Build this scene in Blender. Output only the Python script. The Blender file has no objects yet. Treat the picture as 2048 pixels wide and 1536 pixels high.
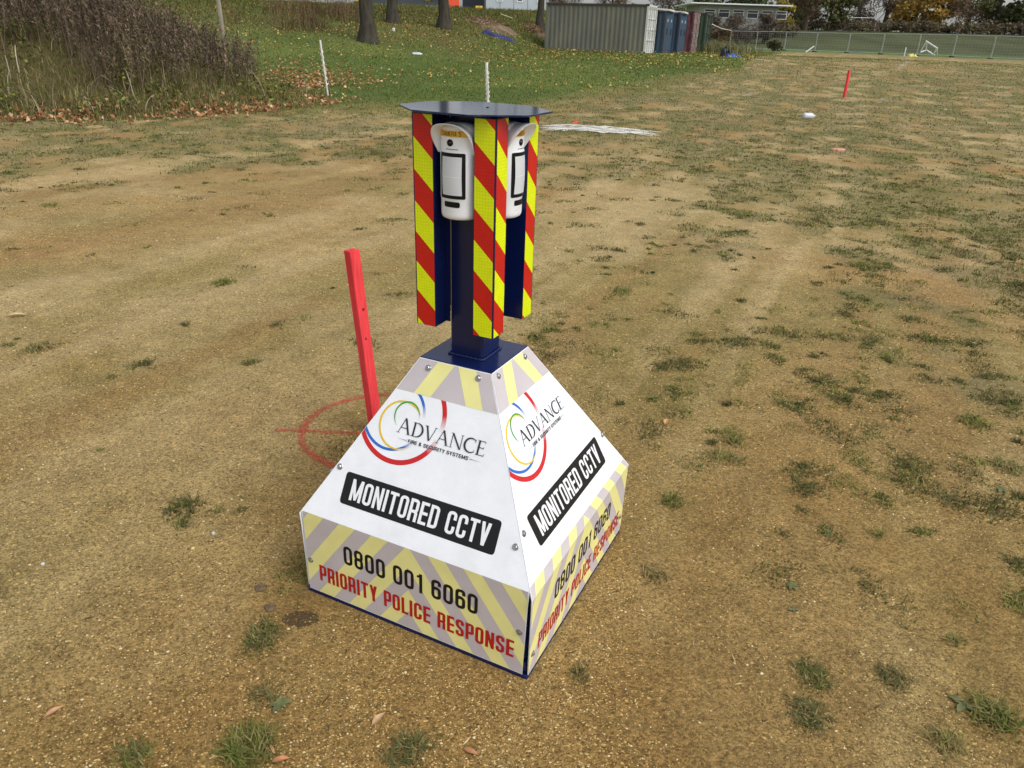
import bpy, math, random
import numpy as np
from mathutils import Vector, Matrix
random.seed(7); RNG = np.random.default_rng(11)
sc = bpy.context.scene
COL = sc.collection
PI = math.pi

# ------------------------------------------------------------------ camera
PITCH, ROLL, CAM_H, FPX = 0.43913, -0.03219, 1.65, 1480.0
cam_data = bpy.data.cameras.new('camera')
cam_data.sensor_width = 36.0
cam_data.lens = FPX / 2048 * 36.0
cam_data.clip_start = 0.05
cam_data.clip_end = 3000
cam = bpy.data.objects.new('camera', cam_data)
COL.objects.link(cam)
cam.matrix_world = Matrix.Translation((0, 0, CAM_H)) @ (Matrix.Rotation(PI / 2 - PITCH, 4, 'X') @ Matrix.Rotation(-ROLL, 4, 'Z'))
sc.camera = cam

# ------------------------------------------------------------------ sky and sun (bright overcast)
SUN_EL, SUN_AZ = math.radians(52), math.radians(128)      # azimuth clockwise from +Y
world = bpy.data.worlds.new('World'); sc.world = world; world.use_nodes = True
wn, wl = world.node_tree.nodes, world.node_tree.links
bg = wn['Background']; bg.inputs['Strength'].default_value = 0.13
sky = wn.new('ShaderNodeTexSky'); sky.sky_type = 'NISHITA'; sky.sun_disc = False
sky.sun_elevation = SUN_EL; sky.sun_rotation = SUN_AZ
sky.air_density = 1.0; sky.dust_density = 3.0; sky.ozone_density = 1.0
hs = wn.new('ShaderNodeHueSaturation'); hs.inputs['Saturation'].default_value = 0.3
wl.new(sky.outputs[0], hs.inputs['Color'])
# broken grey cloud all over the dome
tc = wn.new('ShaderNodeTexCoord'); nz = wn.new('ShaderNodeTexNoise')
nz.inputs['Scale'].default_value = 3.2; nz.inputs['Detail'].default_value = 6; nz.inputs['Roughness'].default_value = 0.55
wl.new(tc.outputs['Generated'], nz.inputs['Vector'])
cr = wn.new('ShaderNodeValToRGB')
cr.color_ramp.elements[0].position = 0.35; cr.color_ramp.elements[0].color = (1.05, 1.07, 1.12, 1)
cr.color_ramp.elements[1].position = 0.65; cr.color_ramp.elements[1].color = (1.75, 1.74, 1.70, 1)
wl.new(nz.outputs[0], cr.inputs[0])
mxw = wn.new('ShaderNodeMix'); mxw.data_type = 'RGBA'; mxw.blend_type = 'MULTIPLY'; mxw.inputs[0].default_value = 1.0
wl.new(hs.outputs[0], mxw.inputs[6]); wl.new(cr.outputs[0], mxw.inputs[7])
wl.new(mxw.outputs[2], bg.inputs['Color'])
sun_d = bpy.data.lights.new('sun', 'SUN'); sun_d.energy = 0.95; sun_d.angle = math.radians(25); sun_d.color = (1.0, 0.98, 0.95)
sun = bpy.data.objects.new('sun', sun_d); COL.objects.link(sun)
to_sun = Vector((math.sin(SUN_AZ) * math.cos(SUN_EL), math.cos(SUN_AZ) * math.cos(SUN_EL), math.sin(SUN_EL)))
sun.rotation_euler = to_sun.to_track_quat('Z', 'Y').to_euler()
sc.view_settings.view_transform = 'Standard'; sc.view_settings.look = 'None'
sc.view_settings.gamma = 1.0; sc.view_settings.exposure = 0.06; sc.view_settings.use_curve_mapping = False

# ------------------------------------------------------------------ helpers: colour, noise, terrain
def lin(r, g, b):
    f = lambda c: (c / 255 / 12.92) if c / 255 <= 0.04045 else ((c / 255 + 0.055) / 1.055) ** 2.4
    return (f(r), f(g), f(b))
def hash2(ix, iy, seed):
    n = (ix.astype(np.int64) * 374761393 + iy.astype(np.int64) * 668265263 + seed * 1442695041) & 0x7fffffff
    n = ((n ^ (n >> 13)) * 1274126177) & 0x7fffffff
    n = (n ^ (n >> 16)) & 0xffff
    return n / 65535.0
def vnoise(x, y, seed=0):
    x = np.asarray(x, float); y = np.asarray(y, float)
    ix = np.floor(x); iy = np.floor(y); fx = x - ix; fy = y - iy
    fx = fx * fx * (3 - 2 * fx); fy = fy * fy * (3 - 2 * fy)
    a = hash2(ix, iy, seed); b = hash2(ix + 1, iy, seed); c = hash2(ix, iy + 1, seed); d = hash2(ix + 1, iy + 1, seed)
    return (a * (1 - fx) + b * fx) * (1 - fy) + (c * (1 - fx) + d * fx) * fy
def fbm(x, y, seed=0, oct=4):
    s = 0; a = 0.5; t = 0
    for i in range(oct):
        s = s + a * vnoise(x * 2 ** i + 17.3 * i, y * 2 ** i - 9.1 * i, seed + i); t += a; a *= 0.5
    return s / t
def ss(a, b, x):
    t = np.clip((np.asarray(x, float) - a) / (b - a), 0, 1); return t * t * (3 - 2 * t)
def lerp(a, b, t): return a + (b - a) * t

def terrain(x, y):
    """ground height: flat gravel near, gentle rise, bank at the left and rear, far bank"""
    x = np.asarray(x, float); y = np.asarray(y, float)
    D = np.hypot(x, y)
    z = 1.0 * ss(15, 50, D) + 0.12 * ss(60, 140, D) + 4.1 * ss(140, 218, D)
    toe = np.interp(x, [-14, -8, -4, 0, 2, 4], [20, 23, 30, 43, 51, 58])
    k = np.interp(x, [3, 16], [1, 0]) * ss(-0.05, 0.3, y / (D + 1e-6))
    z = z + 2.45 * np.clip(lerp(np.clip((D - toe) / (64 - toe), 0, 1), ss(toe, 64, D), 0.5), 0, 1) * k
    # weed-covered mound at the left
    r = np.sqrt(((x + 12.2) / 7.2) ** 2 + ((y - 19.0) / 5.4) ** 2)
    z = z + 1.55 * (1 - ss(0.15, 1.0, r))
    # gentle unevenness
    z = z + (fbm(x * 0.35, y * 0.35, 3, 3) - 0.5) * 0.10 * ss(3, 12, D)
    z = z + (fbm(x * 1.7, y * 1.7, 5, 3) - 0.5) * 0.02 * ss(0.5, 2.5, np.hypot(x + 0.115, y - 2.07) - 0.2)
    z = z + ((fbm(x * 11, y * 11, 6, 3) - 0.5) * 0.010 + (fbm((x * 0.92 - y * 0.40) * 2.1, (x * 0.40 + y * 0.92) * 0.10, 8, 3) - 0.5) * 0.05) * ss(0.42, 0.9, np.hypot(x + 0.115, y - 2.07)) * ss(40, 12, D)
    return z
def H(x, y): return float(terrain(x, y))

def ray(px, py):
    x = (px - 1024) / FPX; y = (768 - py) / FPX
    c, s = math.cos(ROLL), math.sin(ROLL)
    X = x * c + y * s; Y = -x * s + y * c
    cp, sp = math.cos(PITCH), math.sin(PITCH)
    return np.array([X, cp + Y * sp, -sp + Y * cp])
TS = np.concatenate([np.arange(1.0, 30, 0.05), np.arange(30, 420, 0.2)])
def spot(px, py):
    """where the line of sight of a photo pixel meets the ground"""
    r = ray(px, py)
    xs, ys, zs = r[0] * TS, r[1] * TS, CAM_H + r[2] * TS
    d = zs - terrain(xs, ys)
    i = np.argmax(d < 0)
    if d[i] >= 0: i = len(TS) - 1
    if i > 0:
        t = TS[i - 1] + (TS[i] - TS[i - 1]) * d[i - 1] / (d[i - 1] - d[i] + 1e-9)
    else: t = TS[0]
    x, y = r[0] * t, r[1] * t
    return float(x), float(y), H(x, y)
def at_y(px, py, Y):
    r = ray(px, py); t = Y / r[1]
    return float(r[0] * t), float(Y), float(CAM_H + r[2] * t)

# ------------------------------------------------------------------ helpers: mesh building
class MB:
    def __init__(s): s.v = []; s.f = []; s.c = []
    def add(s, verts, faces, col=None):
        o = len(s.v); s.v += [tuple(p) for p in verts]; s.f += [tuple(i + o for i in q) for q in faces]
        if col is not None: s.c += [col] * len(verts)
        return s
    def box(s, x0, x1, y0, y1, z0, z1, M=None, col=None):
        v = [(x0, y0, z0), (x1, y0, z0), (x1, y1, z0), (x0, y1, z0), (x0, y0, z1), (x1, y0, z1), (x1, y1, z1), (x0, y1, z1)]
        if M is not None: v = [tuple(M @ Vector(p)) for p in v]
        return s.add(v, [(0, 3, 2, 1), (4, 5, 6, 7), (0, 1, 5, 4), (1, 2, 6, 5), (2, 3, 7, 6), (3, 0, 4, 7)], col)
    def tube(s, pts, rad, n=6, cap=True, col=None):
        pts = [Vector(p) for p in pts]; rads = rad if isinstance(rad, (list, tuple)) else [rad] * len(pts)
        vs = []; prev = None
        for i, p in enumerate(pts):
            d = (pts[min(i + 1, len(pts) - 1)] - pts[max(i - 1, 0)])
            d = d.normalized() if d.length > 1e-9 else Vector((0, 0, 1))
            if prev is None:
                a = Vector((1, 0, 0)) if abs(d.x) < 0.9 else Vector((0, 1, 0))
            else: a = prev
            u = (a - d * a.dot(d)).normalized(); w = d.cross(u); prev = u
            for k in range(n):
                an = 2 * PI * k / n; vs.append(p + (u * math.cos(an) + w * math.sin(an)) * rads[i])
        fs = []
        for i in range(len(pts) - 1):
            for k in range(n):
                fs.append((i * n + k, i * n + (k + 1) % n, (i + 1) * n + (k + 1) % n, (i + 1) * n + k))
        if cap:
            fs.append(tuple(range(n - 1, -1, -1))); o = (len(pts) - 1) * n; fs.append(tuple(o + k for k in range(n)))
        return s.add(vs, fs, col)
    def prism(s, poly, z0, z1, M=None, col=None):
        n = len(poly); v = [(x, y, z0) for x, y in poly] + [(x, y, z1) for x, y in poly]
        if M is not None: v = [tuple(M @ Vector(p)) for p in v]
        f = [tuple(range(n - 1, -1, -1)), tuple(range(n, 2 * n))] + [(i, (i + 1) % n, n + (i + 1) % n, n + i) for i in range(n)]
        return s.add(v, f, col)
    def lathe(s, prof, n=16, M=None, col=None):
        v = []
        for r, z in prof:
            for k in range(n): v.append((r * math.cos(2 * PI * k / n), r * math.sin(2 * PI * k / n), z))
        if M is not None: v = [tuple(M @ Vector(p)) for p in v]
        f = []
        for i in range(len(prof) - 1):
            for k in range(n): f.append((i * n + k, i * n + (k + 1) % n, (i + 1) * n + (k + 1) % n, (i + 1) * n + k))
        f.append(tuple(range(n - 1, -1, -1))); o = (len(prof) - 1) * n; f.append(tuple(o + k for k in range(n)))
        return s.add(v, f, col)
    def build(s, name, m, parent=None, smooth=False, bevel=0):
        me = bpy.data.meshes.new(name); me.from_pydata(s.v, [], s.f); me.update()
        if s.c:
            a = me.color_attributes.new('Col', 'FLOAT_COLOR', 'POINT')
            a.data.foreach_set('color', np.array([(*c[:3], 1.0) for c in s.c], dtype=np.float32).ravel())
        return finish(name, me, m, parent, smooth, bevel)
def finish(name, me, m, parent=None, smooth=False, bevel=0):
    o = bpy.data.objects.new(name, me); COL.objects.link(o)
    if m: me.materials.append(m)
    if smooth: me.polygons.foreach_set('use_smooth', [True] * len(me.polygons))
    if bevel:
        b = o.modifiers.new('bevel', 'BEVEL'); b.width = bevel; b.segments = 2; b.limit_method = 'ANGLE'; b.angle_limit = 0.6
    if parent: o.parent = parent
    return o
def np_mesh(name, V, F, m, C=None, parent=None, smooth=False):
    """V (n,3), F (m,3|4) arrays -> one mesh object"""
    V = np.asarray(V, np.float32); F = np.asarray(F, np.int32)
    me = bpy.data.meshes.new(name); k = F.shape[1]
    me.vertices.add(len(V)); me.vertices.foreach_set('co', V.ravel())
    me.loops.add(F.size); me.loops.foreach_set('vertex_index', F.ravel())
    me.polygons.add(len(F)); me.polygons.foreach_set('loop_start', np.arange(0, F.size, k, dtype=np.int32))
    me.polygons.foreach_set('loop_total', np.full(len(F), k, dtype=np.int32))
    me.update(calc_edges=True); me.validate()
    if C is not None:
        a = me.color_attributes.new('Col', 'FLOAT_COLOR', 'POINT')
        a.data.foreach_set('color', np.concatenate([C, np.ones((len(C), 1))], 1).astype(np.float32).ravel())
    return finish(name, me, m, parent, smooth)
def empty(name, loc=(0, 0, 0), rz=0):
    o = bpy.data.objects.new(name, None); COL.objects.link(o); o.location = loc; o.rotation_euler = (0, 0, rz); o.empty_display_size = 0.1
    return o
def tag(o, label=None, cat=None, group=None, kind=None):
    if label: o['label'] = label
    if cat: o['category'] = cat
    if group: o['group'] = group
    if kind: o['kind'] = kind
    return o
def copy_tree(o, parent=None):
    kids = [c for c in COL.objects if c.parent == o]
    c = o.copy(); COL.objects.link(c); c.parent = parent
    for ch in kids: copy_tree(ch, c)
    return c

# ------------------------------------------------------------------ materials
def mat(name, col, rough=0.6, metal=0.0, var=0.0, vscale=20.0, bump=0.0, bscale=60.0, attr=False, spec=0.5, coat=0.0, trans=0.0, dirt=None, dscale=4.0, damt=0.5, stretch=None):
    m = bpy.data.materials.new(name); m.use_nodes = True
    n, l = m.node_tree.nodes, m.node_tree.links; b = n['Principled BSDF']
    b.inputs['Roughness'].default_value = rough; b.inputs['Metallic'].default_value = metal
    b.inputs['Specular IOR Level'].default_value = spec; b.inputs['Coat Weight'].default_value = coat
    t = n.new('ShaderNodeTexCoord'); vec = t.outputs['Object']
    if stretch:
        mp = n.new('ShaderNodeMapping'); mp.inputs['Scale'].default_value = stretch; l.new(vec, mp.inputs[0]); vec = mp.outputs[0]
    if attr:
        a = n.new('ShaderNodeAttribute'); a.attribute_name = 'Col'; cs = a.outputs['Color']
    else:
        a = n.new('ShaderNodeRGB'); a.outputs[0].default_value = (*col, 1); cs = a.outputs[0]
    if var:
        nz = n.new('ShaderNodeTexNoise'); nz.inputs['Scale'].default_value = vscale; nz.inputs['Detail'].default_value = 5; l.new(vec, nz.inputs['Vector'])
        mr = n.new('ShaderNodeMapRange'); mr.inputs[1].default_value = 0.3; mr.inputs[2].default_value = 0.7
        mr.inputs[3].default_value = 1 - var; mr.inputs[4].default_value = 1 + var; l.new(nz.outputs[0], mr.inputs[0])
        mx = n.new('ShaderNodeMix'); mx.data_type = 'RGBA'; mx.blend_type = 'MULTIPLY'; mx.inputs[0].default_value = 1
        l.new(cs, mx.inputs[6]); l.new(mr.outputs[0], mx.inputs[7]); cs = mx.outputs[2]
    if dirt:
        nz = n.new('ShaderNodeTexNoise'); nz.inputs['Scale'].default_value = dscale; nz.inputs['Detail'].default_value = 8; nz.inputs['Roughness'].default_value = 0.65
        l.new(vec, nz.inputs['Vector'])
        mr = n.new('ShaderNodeMapRange'); mr.inputs[1].default_value = 0.48; mr.inputs[2].default_value = 0.75; mr.inputs[3].default_value = 0; mr.inputs[4].default_value = damt
        l.new(nz.outputs[0], mr.inputs[0])
        mx = n.new('ShaderNodeMix'); mx.data_type = 'RGBA'; l.new(mr.outputs[0], mx.inputs[0]); l.new(cs, mx.inputs[6]); mx.inputs[7].default_value = (*dirt, 1); cs = mx.outputs[2]
    l.new(cs, b.inputs['Base Color'])
    if bump:
        nz = n.new('ShaderNodeTexNoise'); nz.inputs['Scale'].default_value = bscale; nz.inputs['Detail'].default_value = 4; l.new(vec, nz.inputs['Vector'])
        bp = n.new('ShaderNodeBump'); bp.inputs['Strength'].default_value = bump; bp.inputs['Distance'].default_value = 0.01
        l.new(nz.outputs[0], bp.inputs['Height']); l.new(bp.outputs[0], b.inputs['Normal'])
    if trans:
        tr = n.new('ShaderNodeBsdfTranslucent'); l.new(cs, tr.inputs[0]); ms = n.new('ShaderNodeMixShader'); ms.inputs[0].default_value = trans
        l.new(b.outputs[0], ms.inputs[1]); l.new(tr.outputs[0], ms.inputs[2]); l.new(ms.outputs[0], n['Material Output'].inputs[0])
    return m

def ground_material():
    m = bpy.data.materials.new('gravel_ground'); m.use_nodes = True
    n, l = m.node_tree.nodes, m.node_tree.links; b = n['Principled BSDF']
    b.inputs['Roughness'].default_value = 0.95; b.inputs['Specular IOR Level'].default_value = 0.15
    a = n.new('ShaderNodeAttribute'); a.attribute_name = 'Col'
    g = n.new('ShaderNodeNewGeometry'); P = g.outputs['Position']
    def mul(x, y):
        mx = n.new('ShaderNodeMix'); mx.data_type = 'RGBA'; mx.blend_type = 'MULTIPLY'; mx.inputs[0].default_value = 1
        l.new(x, mx.inputs[6]); l.new(y, mx.inputs[7]); return mx.outputs[2]
    def rng(x, lo, hi, a0, a1):
        mr = n.new('ShaderNodeMapRange'); mr.inputs[1].default_value = lo; mr.inputs[2].default_value = hi; mr.inputs[3].default_value = a0; mr.inputs[4].default_value = a1
        l.new(x, mr.inputs[0]); return mr.outputs[0]
    vo = n.new('ShaderNodeTexVoronoi'); vo.inputs['Scale'].default_value = 170; vo.inputs['Randomness'].default_value = 1; l.new(P, vo.inputs['Vector'])
    sp = n.new('ShaderNodeSeparateColor'); l.new(vo.outputs['Color'], sp.inputs[0])
    nf = n.new('ShaderNodeTexNoise'); nf.inputs['Scale'].default_value = 45; nf.inputs['Detail'].default_value = 8; nf.inputs['Roughness'].default_value = 0.7; l.new(P, nf.inputs['Vector'])
    nm = n.new('ShaderNodeTexNoise'); nm.inputs['Scale'].default_value = 7; nm.inputs['Detail'].default_value = 7; nm.inputs['Roughness'].default_value = 0.6; l.new(P, nm.inputs['Vector'])
    nb = n.new('ShaderNodeTexNoise'); nb.inputs['Scale'].default_value = 1.1; nb.inputs['Detail'].default_value = 8; nb.inputs['Roughness'].default_value = 0.65; l.new(P, nb.inputs['Vector'])
    c = mul(a.outputs['Color'], rng(sp.outputs[0], 0, 1, 0.60, 1.45))
    c = mul(c, rng(nf.outputs[0], 0.25, 0.75, 0.62, 1.38))
    c = mul(c, rng(nm.outputs[0], 0.3, 0.7, 0.84, 1.16))
    c = mul(c, rng(nb.outputs[0], 0.3, 0.7, 0.88, 1.12))
    l.new(c, b.inputs['Base Color'])
    ad = n.new('ShaderNodeMath'); ad.operation = 'MULTIPLY_ADD'; ad.inputs[1].default_value = -0.5; l.new(vo.outputs['Distance'], ad.inputs[0]); l.new(nf.outputs[0], ad.inputs[2])
    bp = n.new('ShaderNodeBump'); bp.inputs['Strength'].default_value = 0.85; bp.inputs['Distance'].default_value = 0.008
    l.new(ad.outputs[0], bp.inputs['Height']); l.new(bp.outputs[0], b.inputs['Normal'])
    return m

M_GROUND = ground_material()
M_LEAF = mat('leaf_colours', (0.1, 0.1, 0.05), 0.8, attr=True, spec=0.2, trans=0.25)
M_STONE = mat('pebble_colours', (0.3, 0.3, 0.2), 0.85, attr=True, spec=0.25)
M_BARK = mat('bark', lin(70, 66, 58), 0.95, var=0.35, vscale=9, bump=1.0, bscale=14, stretch=(1, 1, 0.25), spec=0.1)
M_TWIG = mat('twig_colours', (0.06, 0.05, 0.04), 0.95, attr=True, spec=0.1)
M_NAVY = mat('navy_paint', lin(14, 28, 76), 0.22, spec=0.5, var=0.12, vscale=12, bump=0.05, bscale=40)
M_NAVY_TOP = mat('navy_paint_scuffed', lin(18, 30, 66), 0.12, spec=0.28, dirt=lin(130, 140, 160), dscale=7, damt=0.22, stretch=(1, 5, 1), bump=0.015, bscale=9)
M_STEEL = mat('zinc_steel', lin(175, 175, 172), 0.3, metal=0.9, var=0.15, vscale=80)
M_REDTAPE = None

# ------------------------------------------------------------------ ground sheet
def cover(x, y):
    """grass cover 0..1 and lushness 0..1"""
    D = np.hypot(x, y); az = x / np.maximum(y, 0.5)
    lb = np.interp(az, [-0.35, -0.02, 0.05, 0.15, 0.27, 0.33], [18.0, 18.5, 21, 25.5, 34, 80])
    lb = lb * (0.92 + 0.2 * fbm(x * 0.12, y * 0.12, 61, 3))
    lush = ss(-0.10, 0.16, (D - lb) / lb)
    # patchy zone
    start = np.interp(az, [-0.7, -0.35, 0.0, 0.25, 0.5, 0.7], [8.0, 8.5, 8.6, 5.8, 4.4, 3.4])
    dens = ss(0.0, 1.0, (D - start * 0.75) / (start * 1.2))
    n1 = fbm(x * 2.4, y * 1.9, 21, 5); n2 = fbm(x * 0.35, y * 0.25, 31, 3)
    p = ss(0.385, 0.53, 0.7 * n1 + 0.3 * n2 - 0.16 * (1 - dens)) * ss(0.05, 0.4, dens)
    sandy = ss(0.56, 0.66, fbm(x * 0.16 + 5, y * 0.10, 71, 4)) * (1 - lush)
    p = np.maximum(p, 0.8 * ss(9, 15, D * np.interp(az, [-0.7, 0, 0.6], [1.05, 0.9, 1.25])) * ss(0.30, 0.50, n1))
    c = np.clip(np.maximum(p * (1 - 0.6 * sandy), lush), 0, 1)
    return c, lush
def tracks(x, y):
    """old wheel tracks: long soft streaks running up the field to the right"""
    b = 0.05 * np.clip(y, 0, 14) ** 1.5; u = (x + 0.5) * 0.92 - y * 0.40 + 0.02 * b; w = x * 0.40 + y * 0.92
    return 0.8 * fbm(u * 2.4 + 0.25 * np.sin(w * 0.5), w * 0.11, 8, 4) + 0.2 * fbm(x * 3.0, y * 3.0, 9, 4)
def ground_colour(x, y):
    D = np.hypot(x, y)
    sandA = np.array(lin(157, 134, 88)); sandB = np.array(lin(155, 125, 79)); olive = np.array(lin(140, 125, 78)); pale = np.array(lin(177, 156, 113))
    n1 = fbm(x * 0.7, y * 0.7, 1, 5)[..., None]; n2 = fbm(x * 0.45 + 9, y * 0.45, 2, 5)[..., None]; n3 = fbm(x * 1.1, y * 1.1 + 4, 4, 5)[..., None]
    col = lerp(sandA, sandB, 0.75 * ss(0.38, 0.66, n1)); col = lerp(col, olive, 0.8 * ss(0.46, 0.64, n2)); col = lerp(col, pale, 0.5 * ss(0.50, 0.70, n3))
    # wheel tracks running up the field: pale packed bands, fanning from the lower left
    tr = tracks(x, y)[..., None]
    col = lerp(col, pale * 1.04, 0.6 * ss(0.49, 0.64, tr)); col = lerp(col, sandB * 0.88, 0.5 * ss(0.47, 0.34, tr))
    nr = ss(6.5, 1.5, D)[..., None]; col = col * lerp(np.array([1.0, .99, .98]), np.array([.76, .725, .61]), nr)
    c, lush = cover(x, y); c = c[..., None]; lush = lush[..., None]
    g1 = np.array(lin(106, 106, 66)); g2 = np.array(lin(130, 119, 84)); g3 = np.array(lin(76, 94, 42)); g4 = np.array(lin(94, 106, 50))
    q = fbm(x * 1.3, y * 1.3, 41, 4)[..., None]; q2 = fbm(x * 0.3, y * 0.3, 43, 4)[..., None]
    gr = lerp(g1, g2, ss(0.40, 0.62, q)); lg = lerp(g3, g4, ss(0.4, 0.6, q2))
    # brown leaf-strewn strip and rough grass on the upper bank
    bank = (ss(33, 40, D) * np.interp(x, [-30, -4, 2], [1, 1, 0]) * ss(0, 1, y))[..., None]
    lg = lerp(lg, np.array(lin(98, 88, 52)), bank * (0.35 + 0.5 * ss(0.4, 0.6, q)))
    col = lerp(col, gr, c * (1 - lush) * lerp(0.6, 0.85, ss(9, 16, D))[..., None]); col = lerp(col, lg, lush * 0.95)
    far = ss(93, 100, D)[..., None] * ss(0.2, 0.3, x / np.maximum(y, 1))[..., None]
    col = lerp(col, lerp(np.array(lin(84, 110, 50)), np.array(lin(74, 78, 48)), ss(112, 150, D)[..., None]) * (0.55 + 0.9 * fbm(x * 0.25, y * 0.08, 51, 5)[..., None]), far)
    md = np.sqrt(((x + 12.2) / 7.4) ** 2 + ((y - 19) / 5.6) ** 2)
    col = lerp(col, np.array(lin(84, 74, 48)), 0.9 * ss(1.02, 0.86, md)[..., None])
    return np.clip(col, 0, 1)
def build_ground():
    radii = np.concatenate([[0.25], np.geomspace(0.7, 260, 520), [330, 450, 700, 1100]])
    az = np.concatenate([np.linspace(-180, -54, 46)[:-1], np.linspace(-54, 54, 660), np.linspace(54, 180, 46)[1:-1]])
    A = np.radians(az); R, T = np.meshgrid(radii, A, indexing='ij')
    X = R * np.sin(T); Y = R * np.cos(T); Z = terrain(X, Y)
    V = np.stack([X, Y, Z], -1).reshape(-1, 3); n = len(A); m = len(radii)
    i = np.arange(m - 1)[:, None]; j = np.arange(n)[None, :]; j2 = (j + 1) % n
    F = np.stack([i * n + j, i * n + j2, (i + 1) * n + j2, (i + 1) * n + j], -1).reshape(-1, 4)[:, ::-1]
    C = ground_colour(V[:, 0], V[:, 1])
    o = np_mesh('ground', V, F, M_GROUND, C, smooth=True)
    tag(o, 'brown gravel and sand field with worn grass patches, rising to grassy banks', 'ground', kind='structure')
build_ground()

# ------------------------------------------------------------------ pebbles, grass, leaves (scatter)
def in_view(n, d0, d1, power=2.0):
    """random ground points in front of the viewer, denser near"""
    t = RNG.random(n)
    if power == 2.0: D = d0 * (d1 / d0) ** t
    else: D = (d0 ** power + t * (d1 ** power - d0 ** power)) ** (1 / power)
    a = np.radians(RNG.uniform(-1, 1, n) * (42 + 13 * ss(9, 2.5, D))); return D * np.sin(a), D * np.cos(a)
TX, TY, TYAW = -0.11488, 2.07428, -0.45188
def off_tower(x, y):
    c, s = math.cos(-TYAW), math.sin(-TYAW); u = (x - TX) * c - (y - TY) * s; v = (x - TX) * s + (y - TY) * c
    return (np.abs(u) > 0.40) | (np.abs(v) > 0.40)
def pebble_mesh(name, x, y, size, cols, sink=0.3):
    n = len(x); z = terrain(x, y); a = RNG.uniform(0, 2 * PI, n); asp = RNG.uniform(0.6, 1.0, n)
    V = np.zeros((n, 5, 3))
    for k in range(4):
        rr = size * RNG.uniform(0.75, 1.2, n); an = a + k * PI / 2 + RNG.uniform(-.3, .3, n)
        dx = rr * np.cos(an); dy = rr * np.sin(an) * asp
        V[:, k, 0] = x + dx; V[:, k, 1] = y + dy; V[:, k, 2] = z + size * 0.05
    V[:, 4, 0] = x + size * RNG.uniform(-.3, .3, n); V[:, 4, 1] = y + size * RNG.uniform(-.3, .3, n); V[:, 4, 2] = z + size * RNG.uniform(0.5, 0.9, n)
    b = np.arange(n)[:, None] * 5
    F = np.stack([b + [0, 1, 4], b + [1, 2, 4], b + [2, 3, 4], b + [3, 0, 4]], 1).reshape(-1, 3)
    C = np.repeat(cols, 5, 0)
    return np_mesh(name, V.reshape(-1, 3), F, M_STONE, C)
def build_pebbles():
    n = 230000
    x, y = in_view(n, 1.05, 9.0); k = off_tower(x, y)
    keep = fbm(x * 1.6, y * 1.6, 81, 4) + 0.25 * RNG.random(n) > 0.50
    c, l = cover(x, y); k &= keep & (c < 0.7); x, y = x[k], y[k]; n = len(x)
    D = np.hypot(x, y); size = np.minimum(0.00165 * RNG.lognormal(0, 0.42, n), 0.0042) * (1 + 0.35 * D / 2.0)
    base = ground_colour(x, y); t = RNG.random(n)[:, None]
    warm = np.array(lin(216, 182, 116)); pal = np.array(lin(236, 216, 170)); dark = np.array(lin(92, 72, 40))
    cols = np.where(t < 0.42, base * 1.2, np.where(t < 0.74, lerp(base, warm, 0.7), np.where(t < 0.80, pal * 0.85, dark)))
    tag(pebble_mesh('gravel', x, y, size, cols), 'fine tan gravel scattered over the bare brown ground', 'gravel', kind='stuff')
build_pebbles()

def blades(x, y, h, w, lean, cols, z=None, seg=2):
    """curved grass blades; x,y,h,w,lean arrays -> V,F,C"""
    n = len(x); z = terrain(x, y) if z is None else z
    a = RNG.uniform(0, 2 * PI, n); dx, dy = np.cos(a), np.sin(a); px, py = -dy, dx
    rows = []
    for i in range(seg):
        t = i / seg; off = lean * h * t * t; hh = h * t * (1 - 0.25 * lean * t)
        for s in (-1, 1):
            ww = w * (1 - 0.45 * t) * 0.5 * s
            rows.append(np.stack([x + dx * off + px * ww, y + dy * off + py * ww, z - 0.004 + hh], -1))
    off = lean * h; rows.append(np.stack([x + dx * off, y + dy * off, z + h * (1 - 0.25 * lean) * np.clip(1 - 0.35 * lean, 0.25, 1)], -1))
    V = np.stack(rows, 1); k = 2 * seg + 1; b = np.arange(n)[:, None] * k; F = []
    for i in range(seg - 1): F += [b + [2 * i, 2 * i + 1, 2 * i + 3], b + [2 * i, 2 * i + 3, 2 * i + 2]]
    F.append(b + [2 * seg - 2, 2 * seg - 1, 2 * seg])
    F = np.stack(F, 1).reshape(-1, 3); C = np.repeat(cols, k, 0)
    return V.reshape(-1, 3), F, C
def join(parts):
    Vs, Fs, Cs, o = [], [], [], 0
    for V, F, C in parts: Vs.append(V); Fs.append(F + o); Cs.append(C); o += len(V)
    return np.concatenate(Vs), np.concatenate(Fs), np.concatenate(Cs)
GREENS = np.array([lin(102, 112, 52), lin(118, 124, 60), lin(138, 138, 72), lin(104, 106, 64), lin(158, 144, 94), lin(124, 110, 70)])
def pick(cols, n, p=None): return cols[RNG.choice(len(cols), n, p=p)] * RNG.uniform(0.75, 1.25, (n, 1))
def tuft_blades(cx, cy, r, nb, h, cols, stretch=1.0, ang=0.0):
    rr = r * np.sqrt(RNG.random(nb)) * RNG.uniform(0.5, 1.15, nb); a = RNG.uniform(0, 2 * PI, nb)
    u, v = rr * np.cos(a) * stretch, rr * np.sin(a); x = cx + u * math.cos(ang) - v * math.sin(ang); y = cy + u * math.sin(ang) + v * math.cos(ang)
    D = math.hypot(cx, cy)
    return blades(x, y, h * RNG.uniform(0.4, 1.2, nb) * (1.15 - 0.5 * rr / (r * 1.15)), RNG.uniform(0.0022, 0.0042, nb) * (1 + 0.22 * D), RNG.uniform(0.4, 1.5, nb), pick(cols, nb), seg=2)
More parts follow.
